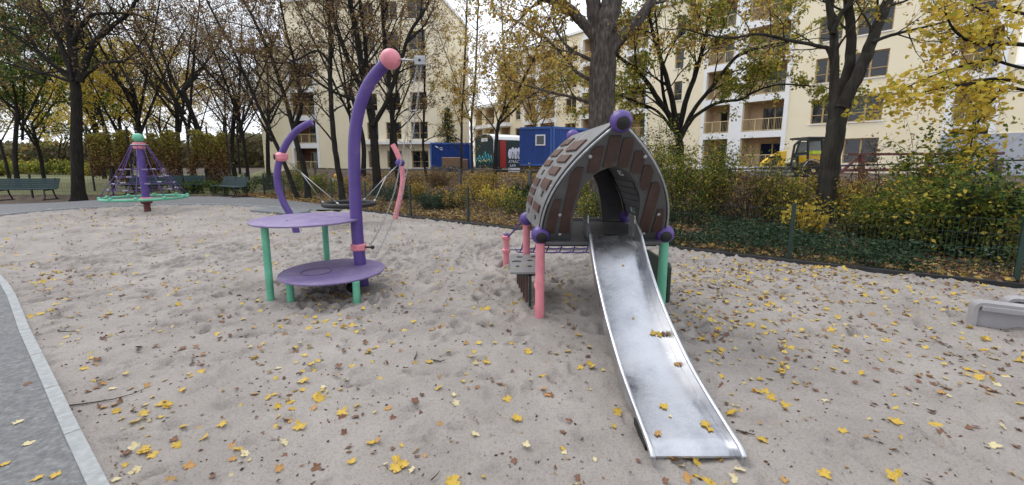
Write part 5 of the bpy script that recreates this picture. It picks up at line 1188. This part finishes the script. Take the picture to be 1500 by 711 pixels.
def wild(seed, h, r0, spread_, leafm, lsz, dens, nst=3, bk='bark_dark', nb=14, L_=2.6, maxl=3, flat=0.):
    """free standing tree built at the origin; returns (trunk mesh, crown mesh)"""
    t = Tree(seed); r = t.r; top = V3((r.normal() * .4, r.normal() * .4, h * .5))
    t.stem([V3((0, 0, -.2)), V3((r.normal() * .1, r.normal() * .1, h * .2)), top], r0, r0 * .7, 3, L_, .6, maxl=maxl, end=False)
    for i in range(nst):
        a = 6.28 * i / nst + r.uniform(-.4, .4); e = top + V3((math.cos(a) * spread_, math.sin(a) * spread_, h * .5 * r.uniform(.75, 1.))); m_ = top.lerp(e, .5) + V3((math.cos(a), math.sin(a), 0)) * spread_ * .15
        t.stem([top - V3((0, 0, h * .06 * i)), m_, e], r0 * .5, r0 * .12, nb, L_, .1, maxl=maxl, lstart=2)
    return t
protos = {}
def far_tree(kind, x, y, s_, rz, label, name='park_tree', group=None):
    T_ = {'yellow': (31, 'lf_yellow', .16, 1.0), 'gold': (32, 'lf_gold', .14, .8), 'brown': (33, 'lf_brown', .10, .45), 'olive': (34, 'lf_olive', .15, 1.1), 'bare': (35, 'lf_brown', .08, .3), 'green': (36, 'lf_green', .15, 1.6)}[kind]
    z0 = tz(V3((x, y, 0))) - .05
    if kind not in protos:
        t = wild(T_[0], 9.5, .135, 2.6, M[T_[1]], T_[2], T_[3], nst=4 if kind != 'bare' else 5, nb=10)
        root = t.finish(name, label, 'tree', (0, 0, 0), M['bark_dark'], M[T_[1]], T_[2], T_[3], jit=.12, group=group); protos[kind] = root
    else:
        src = protos[kind]; root = src.copy(); COL.objects.link(root); root['label'] = label; root.name = name
        for ch in src.children: c_ = ch.copy(); COL.objects.link(c_); c_.parent = root
    root.location = (x, y, z0); root.rotation_euler = (0, 0, rz); root.scale = (s_, s_, s_)
    if group: root['group'] = group
def col(xp, Y): return (xp - 750) / 600 * Y * .99, Y
g_ = 'trees in the park behind the benches'
FT = [('yellow', 185, 31, 1.0, .3, 'broad yellow tree above the left end of the vine fence'),
 ('yellow', 60, 48, 1.05, 1.9, 'yellow tree in the distance left of the big dark trunk'),
 ('gold', 10, 36, .95, 2.5, 'golden brown tree at the far left edge above the bench'),
 ('gold', 245, 40, 1.1, 4.1, 'golden tree behind the middle of the vine fence'),
 ('brown', 262, 27, 1.15, .9, 'brown leafed tree rising over the ball of the net roundabout'),
 ('brown', 150, 38, 1.25, 5.0, 'tall brown tree right of the big dark trunk'),
 ('bare', 300, 24.5, 1.2, 1.1, 'nearly bare tree behind the right half of the vine fence'),
 ('bare', 345, 27, 1.15, 3.3, 'nearly bare tree right of the end post of the vine fence'),
 ('bare', 392, 30, 1.15, 5.2, 'nearly bare slender tree between the vine fence and the purple swing post'),
 ('brown', 330, 40, 1.2, 2.2, 'brown tree in the distance right of the vine fence'),
 ('green', 22, 24, .95, 3.9, 'green leafed tree overhanging the long bench at the left edge'),
 ('olive', -40, 27, 1.1, .5, 'olive green tree cut by the left edge of the photo'),
 ('olive', 90, 62, 1.1, 3.0, 'distant olive tree behind the big dark trunk'),
 ('yellow', 130, 55, 1.2, 4.4, 'distant yellow tree just right of the big dark trunk'),
 ('gold', 300, 55, 1.25, 2.9, 'distant golden tree above the right end of the vine fence'),
 ('brown', 60, 30, .9, 6.0, 'small brown tree left of the big dark trunk'),
 ('brown', 400, 46, 1.2, 1.0, 'brown tree in front of the left end of the cream block'),
 ('brown', 362, 33, 1.0, 3.7, 'small brown tree between the vine fence and the left purple swing post'),
 ('brown', 350, 52, 1.2, 0.4, 'far brown tree in the gap left of the cream block'),
 ('bare', 215, 26, 1.25, 2.6, 'nearly bare tree right behind the carousel'),
 ('bare', 160, 34, 1.4, 0.2, 'tall nearly bare tree between the dark trunk and the carousel'),
 ('olive', 215, 60, 1.35, 5.5, 'far olive tree rising over the vine fence')]
for k_, xp, Y, s_, rz, lb in FT: far_tree(k_, *col(xp, Y), s_, rz, lb, group=g_)
far_tree('brown', *col(575, 26), 1.0, 2.0, 'brown leafed tree in front of the cream block, right of the tall mast', name='site_tree')
far_tree('gold', *col(785, 34), .85, 1.0, 'golden tree between the graffiti wagon and the big blue container', name='site_tree')
far_tree('bare', *col(530, 24), 1.1, .2, 'nearly bare tree behind the thick forked tree at the mast', name='site_tree')
for i, (xp, Y, rx, ry, h, mt, lb) in enumerate([(20, 52, 4, 1.5, 2.0, 'lf_olive', 'bright green hedge far behind the bench at the left edge'), (85, 50, 4, 1.5, 1.9, 'lf_mixed', 'green hedge far behind the big dark trunk'), (-20, 44, 3, 1.5, 1.7, 'lf_mixed', 'low green hedge at the very left edge'), (150, 46, 3.5, 1.2, 1.8, 'lf_olive', 'low hedge between the big dark trunk and the vine fence')]):
    x, y = col(xp, Y); shrub('hedge', lb, x, y, rx, ry, h, 26, 3200, .22, M[mt], cat='hedge', seed=60 + i, thick=.02)
for i, (xp, Y, rx, h, lb) in enumerate([(275, 20.2, 1.0, .8, 'low green shrub behind the right end of the bench at the vine fence'), (312, 20.2, 1.0, .85, 'low green shrub between the two dark benches'), (205, 21, 1.0, .8, 'low green shrub behind the bench left of the carousel mast'), (352, 20.5, .9, 1.1, 'green shrub behind the short sideways bench')]):
    x, y = col(xp, Y); shrub('low_shrub', lb, x, y, rx, .5, h, 20, 1500, .07, M['lf_green'], seed=80 + i)
# conifer between the two buildings
x, y = col(657, 38); cf = thing('conifer', 'dark spruce above the small blue container', 'tree', (x, y, .8)); MB().tube([(x, y, .7), (x, y, 6.6)], [.16, .02], 8).build('trunk', M['bark_dark'], cf)
r_ = np.random.default_rng(9); P_ = []; mb = MB()
for i in range(120):
    hh = r_.random(); a = r_.uniform(0, 6.28); z = 1.3 + hh * 5.0; L_ = (1 - hh) * 1.7 + .15
    e = np.array([x + L_ * math.cos(a), y + L_ * math.sin(a), z - .25 * L_]); s0 = np.array([x, y, z]); mb.tube([tuple(s0), tuple((s0 + e) / 2 + np.array([0, 0, .08])), tuple(e)], [.02, .015, .006], 3, cap=False)
    for q in range(45): t_ = r_.random() ** .7; P_.append(s0 + (e - s0) * t_ + r_.normal(size=3) * [.12, .12, .07])
mb.build('branches', M['bark_dark'], cf); leaves('crown', np.array(P_), .13, M['lf_dark'], cf, .3, r_)
# far wood closing the view beyond the park
n_ = 30000; a = rng.uniform(-1.25, -.50, n_); Y_ = rng.uniform(74, 92, n_); x = a * Y_; hz_ = 4.6 + 2.0 * fbm(x, Y_, .09, 3)
o = leaves('far_wood', np.column_stack([x, Y_, terrain(x, Y_) + rng.random(n_) ** .8 * hz_]), .8, leafmat('muted far foliage', [(.17, .15, .07), (.12, .12, .05), (.15, .10, .06), (.20, .17, .07), (.10, .11, .05)]), None, 0.); tag(o, 'distant autumn wood closing the view beyond the park lawn', 'wood', kind='stuff')

# ================================================================== fallen leaves on the sand
def maple(seed, size):
    r = np.random.default_rng(seed); n = 5; pts = []
    lob = [(-2.25, .62), (-1.15, .92), (0, 1.05), (1.15, .92), (2.25, .62)]
    for i, (a, l) in enumerate(lob):
        l *= r.uniform(.85, 1.1); a += r.normal() * .06
        if i: am = (a + pa) / 2; pts.append((am, .60 * r.uniform(.85, 1.1)))
        pts += [(a - .34, l * .76), (a - .16, l * .84), (a, l), (a + .16, l * .84), (a + .34, l * .76)]; pa = a
    pts += [(2.75, .34), (3.14, .16), (-2.75, .34)]
    c1, c2, ph = r.uniform(.1, .5), r.uniform(-.15, .3), r.uniform(0, 6.28)
    V = [(0, 0, 0)]
    for k in (.5, 1.):
        for a, l in pts:
            x, y = l * k * math.cos(a), l * k * math.sin(a); u = x * math.cos(ph) + y * math.sin(ph); V.append((x, y, c1 * u * u + c2 * abs(y) * .6 + .05 * math.sin(5 * a) * k))
    V = np.array(V) * size * .5; V[:, 2] -= V[:, 2].min(); m_ = len(pts); Fc = []
    for j in range(m_):
        j2 = (j + 1) % m_; Fc.append((0, 1 + j, 1 + j2)); Fc.append((1 + j, 1 + m_ + j, 1 + m_ + j2)); Fc.append((1 + j, 1 + m_ + j2, 1 + j2))
    return V, np.array(Fc)
leafmats = {
 'yellow': ramp_mat('yellow maple leaf', [(.3, (.34, .18, .03)), (.45, (.52, .33, .04)), (.62, (.64, .45, .07)), (.8, (.55, .48, .14))], .6, nscale=14, trans=.2),
 'ochre': ramp_mat('ochre maple leaf', [(.3, (.34, .16, .04)), (.7, (.50, .30, .10))], .7, nscale=14, trans=.15),
 'brown': ramp_mat('brown maple leaf', [(.3, (.10, .045, .025)), (.7, (.24, .12, .07))], .8, nscale=14, trans=.1),
 'pale': ramp_mat('pale cream leaf', [(.3, (.55, .44, .20)), (.7, (.66, .60, .40))], .7, nscale=14, trans=.15)}
lmesh = {}
for cname, mt in leafmats.items():
    for v_ in range(6):
        V, Fc = maple(hash_ := (v_ * 7 + len(cname)), 1.0); me = bpy.data.meshes.new('fallen_leaf'); me.from_pydata(V.tolist(), [], Fc.tolist()); me.materials.append(mt)
        me.polygons.foreach_set('use_smooth', [True] * len(me.polygons)); lmesh[cname, v_] = me
LLAB = {'yellow': 'yellow maple leaf in the open sand away from posts and edges', 'ochre': 'orange brown maple leaf in the open sand away from posts and edges', 'brown': 'dark brown curled leaf in the open sand away from posts and edges', 'pale': 'pale cream leaf in the open sand away from posts and edges'}
cand = []
def cden(x, y):
    return .35 + .9 * ss(fbm(x, y, .45, 3), -.4, .8) + .5 * ss(x, .8, 2.5) * ss(y, 1.5, 3) + 1.9 * math.exp(-max(0, (x + 2.0 + (y - 1.83) * 1.45)) ** 2 / .2) * (x < -1)
while len(cand) < 6300:
    near = rng.random() < .44
    x, y = (rng.uniform(-8, 7), rng.uniform(1.75, 6.2)) if near else (rng.uniform(-14.5, 8), rng.uniform(5.5, 14.8))
    if fence_d(x, y) > -.05: continue
    # left of the kerb is the path: leaves there are handled apart
    if y < 6 and x < -1.86 - (y - 1.83) * 1.33 and x < -1.9: continue
    if y < 13.2 and x < -13.5: continue
    if rng.random() * 1.9 > cden(x, y): continue
    if .7 < x < 1.3 and 1.98 < y < 4.4: continue
    cn = rng.choice(['yellow', 'ochre', 'brown', 'pale'], p=[.33, .21, .30, .16]); k = 1 + (rng.random() < .13) * int(rng.integers(1, 4))
    for q in range(k): cand.append((x + (q > 0) * rng.normal() * .08, y + (q > 0) * rng.normal() * .08, cn, rng.uniform(.032, .078) * (1.2 if cn == 'yellow' else 1)))
for (xx, yy) in ((585, 682), (665, 704), (1045, 688), (1196, 688), (1318, 700), (500, 612), (750, 612), (1100, 640), (1075, 608), (900, 470), (1300, 618)):
    p = gp(xx, yy)
    for q in range(3 if xx in (585, 665, 1045, 1075) else 1): cand.append((p.x + rng.normal() * .028, p.y + rng.normal() * .022, 'yellow', rng.uniform(.09, .115)))
for (xx, yy, cn) in ((985, 664, 'yellow'), (1000, 668, 'pale'), (1022, 669, 'yellow'), (1052, 656, 'yellow'), (1056, 664, 'ochre'), (990, 671, 'brown'), (1078, 692, 'pale')): p = gp(xx, yy); cand.append((p.x, p.y, cn, .085))
cand.sort(key=lambda c: c[1] / c[3] ** .7)
inview = [c for c in cand if abs(750 + 600 * c[0] / (c[1] * .989 + .232) - 750) < 745 and c[1] > 1.86]; rest_ = [c for c in cand if c not in set(inview)]
def euler(fl=.30): return (rng.normal() * fl, rng.normal() * fl, rng.uniform(0, 6.28))
LM = [("the near pink tower post", .29, 4.12), ("the slide's lower left end", .76, 2.0), ("the slide's lower right end", 1.28, 2.0), ("the green tower post", 1.6, 4.2),
 ("the lower disc's front right leg", -1.76, 4.47), ("the upper disc's left leg", -2.84, 4.64), ("the kerb's near end", -1.95, 1.95), ("the kerb at the left edge", -5.5, 4.5),
 ('the grey play table', 4.5, 3.6), ("the bottom right photo corner", 2.45, 1.9), ("the middle of the bottom photo edge", 0.0, 1.85), ("the upright bark stub", gp(610, 525).x, gp(610, 525).y), ("the bottom edge a quarter from left", -1.2, 1.85),
 ("the short stick at the bottom", gp(638, 698).x, gp(638, 698).y), ("the slide's left side at mid height", .7, 3.1), ("the slide's right side at mid height", 1.3, 3.1), ("the long thin stick's far end", gp(217, 569).x, gp(217, 569).y), ("the fence post at the right edge", 6.58, 5.1)]
ORD = ['nearest', 'second nearest', 'third nearest', 'fourth nearest', 'fifth nearest', 'sixth nearest', 'seventh nearest', 'eighth nearest', 'ninth nearest', 'tenth nearest']
CN = {'yellow': 'yellow leaf', 'ochre': 'orange brown leaf', 'brown': 'dark brown leaf', 'pale': 'pale cream leaf'}
lab = {}; rk = {}
for li, (ln, lx, ly) in enumerate(LM):
    for cn in CN:
        for r_i, c in enumerate(sorted([c for c in cand if c[2] == cn], key=lambda c: math.hypot(c[0] - lx, c[1] - ly))[:10]):
            if c not in rk or rk[c] > r_i: rk[c] = r_i; lab[c] = CN[cn] + ' on the sand ' + ORD[r_i] + ' to ' + ln
for c in inview[:285]:
    x, y, cn, s_ = c
    o = bpy.data.objects.new('fallen_leaf', lmesh[cn, int(rng.integers(6))]); COL.objects.link(o); o.location = (x, y, sand_at(x, y) + .006); o.rotation_euler = euler(); o.scale = (s_, s_, s_ * .8)
    tag(o, lab.get(c, LLAB[cn]), 'leaf', group='fallen leaves on the sand')
VV = []; FF = []; AA = []; off = 0; cidx = {'yellow': (0, 5), 'ochre': (2, 7), 'brown': (1, 4, 6), 'pale': (3, 3)}
for (x, y, cn, s_) in inview[285:] + rest_:
    V, Fc = maple(int(rng.integers(40)), s_); m_ = np.array(Matrix.Identity(3).to_4x4()) if False else None
    e = euler(.35); Rm = np.array(__import__('mathutils').Euler(e).to_matrix()); V = V @ Rm.T + np.array([x, y, sand_at(x, y) + .008]); VV.append(V); FF.append(Fc + off); off += len(V)
    AA += [(rng.choice(cidx[cn]) + .5) / 8] * len(Fc)
o = np_mesh('leaf_scatter', np.concatenate(VV), np.concatenate(FF), M['lf_ground'], attr=AA, smooth=True); tag(o, 'many small yellow and brown leaves strewn over the farther sand', 'leaves', kind='stuff')
# crumbs: tiny bits of leaf and bark, twigs
n_ = 10000; x = rng.uniform(-8, 8, n_); y = 1.6 + rng.random(n_) ** 1.4 * 11; k_ = (fence_d(x, y) < -.05) & ~((x > .7) & (x < 1.3) & (y < 4.3)); x, y = x[k_], y[k_]
z = np.array([sand_at(a, b_) for a, b_ in zip(x, y)]) + .004
M['crumb'] = leafmat('leaf crumbs', [DBR, BRN, (.05, .03, .02), RED, (.3, .2, .1)], 0.)
o = leaves('leaf_crumbs', np.column_stack([x, y, z]), .022, M['crumb'], None, .7); tag(o, 'tiny dark crumbs of leaf and bark scattered over the sand', 'debris', kind='stuff')
# leaves on the path by the kerb
for i, (xx, yy, lb) in enumerate(((25, 618, 'pale yellow leaf farthest up the grey path at the lower left'), (38, 651, 'pale yellow leaf second from the top on the grey path'), (7, 680, 'yellow leaf on the grey path touching the left photo edge'), (58, 699, 'yellow leaf near the bottom left corner, left of its neighbour'), (82, 694, 'yellow leaf on the path closest to the concrete kerb'), (38, 562, 'brown leaf on the grey path by the kerb'))):
    p = gp(xx, yy, .06); o = bpy.data.objects.new('path_leaf', lmesh['brown' if i == 5 else ('pale' if i < 2 else 'yellow'), i]); COL.objects.link(o); o.location = (p.x, p.y, .058); o.rotation_euler = (.05, .1, i * 1.3); o.scale = (.075, .06, .05); tag(o, lb, 'leaf')
# leaves lying on the slide, the discs and the tower platform
def bed_at(xp, yp):
    for p, q in zip(cur[:-1], cur[1:]):
        for Y in (p.x,):
            pt = at(xp, yp, Y)
            if pt.z >= p.y - .004: return pt.x, Y, p.y
    return None
for i, (xx, yy, cn, s_, lb) in enumerate(((965, 490, 'yellow', .085, 'big yellow leaf of the pile halfway down the slide'), (958, 487, 'yellow', .07, 'left leaf of the yellow pile halfway down the slide'), (973, 487, 'brown', .06, 'brown leaf behind the yellow pile halfway down the slide'), (991, 529, 'ochre', .065, 'orange brown leaf by the right wall of the slide'),
    (971, 596, 'yellow', .08, 'yellow leaf in the lower middle of the slide bed'), (1035, 619, 'yellow', .085, 'yellow leaf near the lower right end of the slide bed'), (1041, 626, 'yellow', .06, 'small yellow leaf touching the one at the lower right of the slide'), (962, 634, 'ochre', .07, 'ochre leaf at the lower left of the slide bed'),
    (928, 463, 'yellow', .03, 'tiny yellow leaf scrap high on the slide bed'), (983, 606, 'pale', .035, 'small pale leaf scrap low on the slide bed'), (913, 385, 'yellow', .03, 'tiny yellow leaf scrap at the top of the slide'))):
    r3 = bed_at(xx, yy)
    if not r3: continue
    o = bpy.data.objects.new('slide_leaf', lmesh[cn, i % 6]); COL.objects.link(o); o.location = (r3[0], r3[1], r3[2] + .006 + .004 * (i < 3) * i)
    j = next(k for k, p in enumerate(cur) if p.x <= r3[1] + 1e-6); sl = math.atan2(cur[min(j + 1, len(cur) - 1)].y - cur[j].y, cur[min(j + 1, len(cur) - 1)].x - cur[j].x) 
    sl = math.atan((cur[j].y - cur[min(j + 1, len(cur) - 1)].y) / max(1e-6, cur[j].x - cur[min(j + 1, len(cur) - 1)].x))
    o.rotation_euler = (Matrix.Rotation(sl, 3, 'X') @ Matrix.Rotation(i * 1.7, 3, 'Z')).to_euler(); o.scale = (s_, s_, s_ * .6); tag(o, lb, 'leaf')
for i, (x, y, z, cn, s_, lb) in enumerate(((-2.75, 4.95, .887, 'brown', .05, 'brown leaf at the front left of the upper purple disc'), (-2.42, 5.0, .887, 'brown', .035, 'small dark leaf on the upper purple disc near the mast'), (-2.62, 5.35, .887, 'pale', .04, 'pale leaf at the back of the upper purple disc'), (-2.05, 4.85, .287, 'brown', .03, 'dark leaf scrap in the middle of the lower purple disc'), (-2.25, 4.62, .287, 'ochre', .03, 'ochre leaf scrap at the front of the lower purple disc'),
    (.05, 4.5, .407, 'yellow', .05, 'yellow leaf on the near end of the grey step board'), (.14, 4.62, .407, 'yellow', .04, 'yellow leaf in the middle of the grey step board'), (.22, 5.05, .407, 'ochre', .045, 'ochre leaf on the far end of the grey step board'), (1.05, 4.9, .809, 'ochre', .06, 'ochre leaf on the tower platform behind the slide top'), (.8, 4.6, .809, 'brown', .05, 'brown leaf on the tower platform left of the ochre one'))):
    o = bpy.data.objects.new('loose_leaf', lmesh[cn, i % 6]); COL.objects.link(o); o.location = (x, y, z + .002); o.rotation_euler = (0, 0, i * 1.1); o.scale = (s_, s_, s_ * .6); tag(o, lb, 'leaf')
# sticks on the sand
def stick(pts, r_, label):
    P_ = []
    for xx, yy in pts: p = gp(xx, yy); P_.append((p.x, p.y, sand_at(p.x, p.y) + .012))
    o = MB().tube(P_, [r_ * (1 - .6 * k / (len(P_) - 1)) for k in range(len(P_))], 6).build('stick', M['stick'], None, True); tag(o, label, 'stick')
stick([(1078, 631), (1090, 634), (1102, 638), (1106, 637)], .005, 'thin dark stick on the sand just right of the slide end')
stick([(100, 596), (130, 592), (165, 586), (195, 578), (217, 569)], .005, 'long thin stick lying beside the concrete kerb at the lower left')
stick([(85, 490), (100, 487), (115, 483)], .005, 'short dark stick beside the kerb farther up')
stick([(632, 706), (640, 698), (644, 690)], .004, 'short stick near the bottom middle of the photo')
stick([(607, 527), (610, 521), (611, 517)], .006, 'small dark upright stub of bark in the middle of the sand')
stick([(635, 527), (645, 530), (652, 527)], .007, 'curled dark piece of bark right of the upright stub')

# unseen trees added outside the frame to shade the front of the play tower
for i, (x, y, sc_, rz, kd, lb) in enumerate([(-7, -8.5, .95, .4, 'gold', 'unseen golden shade tree added behind the photographer on the left'), (-1, -9.5, 1.1, 2.4, 'yellow', 'unseen yellow shade tree added straight behind the photographer'), (5.5, -8, 1.0, 4.0, 'gold', 'unseen golden shade tree added behind the photographer on the right'), (11, -4.5, 1.0, 5.1, 'olive', 'unseen olive shade tree added right of the photographer beyond the sand'), (-12.5, -4, 1.0, 1.2, 'olive', 'unseen olive shade tree added left of the photographer beyond the path')]):
    far_tree(kd, x, y, sc_, rz, lb, group='unseen shade trees added behind the photographer')
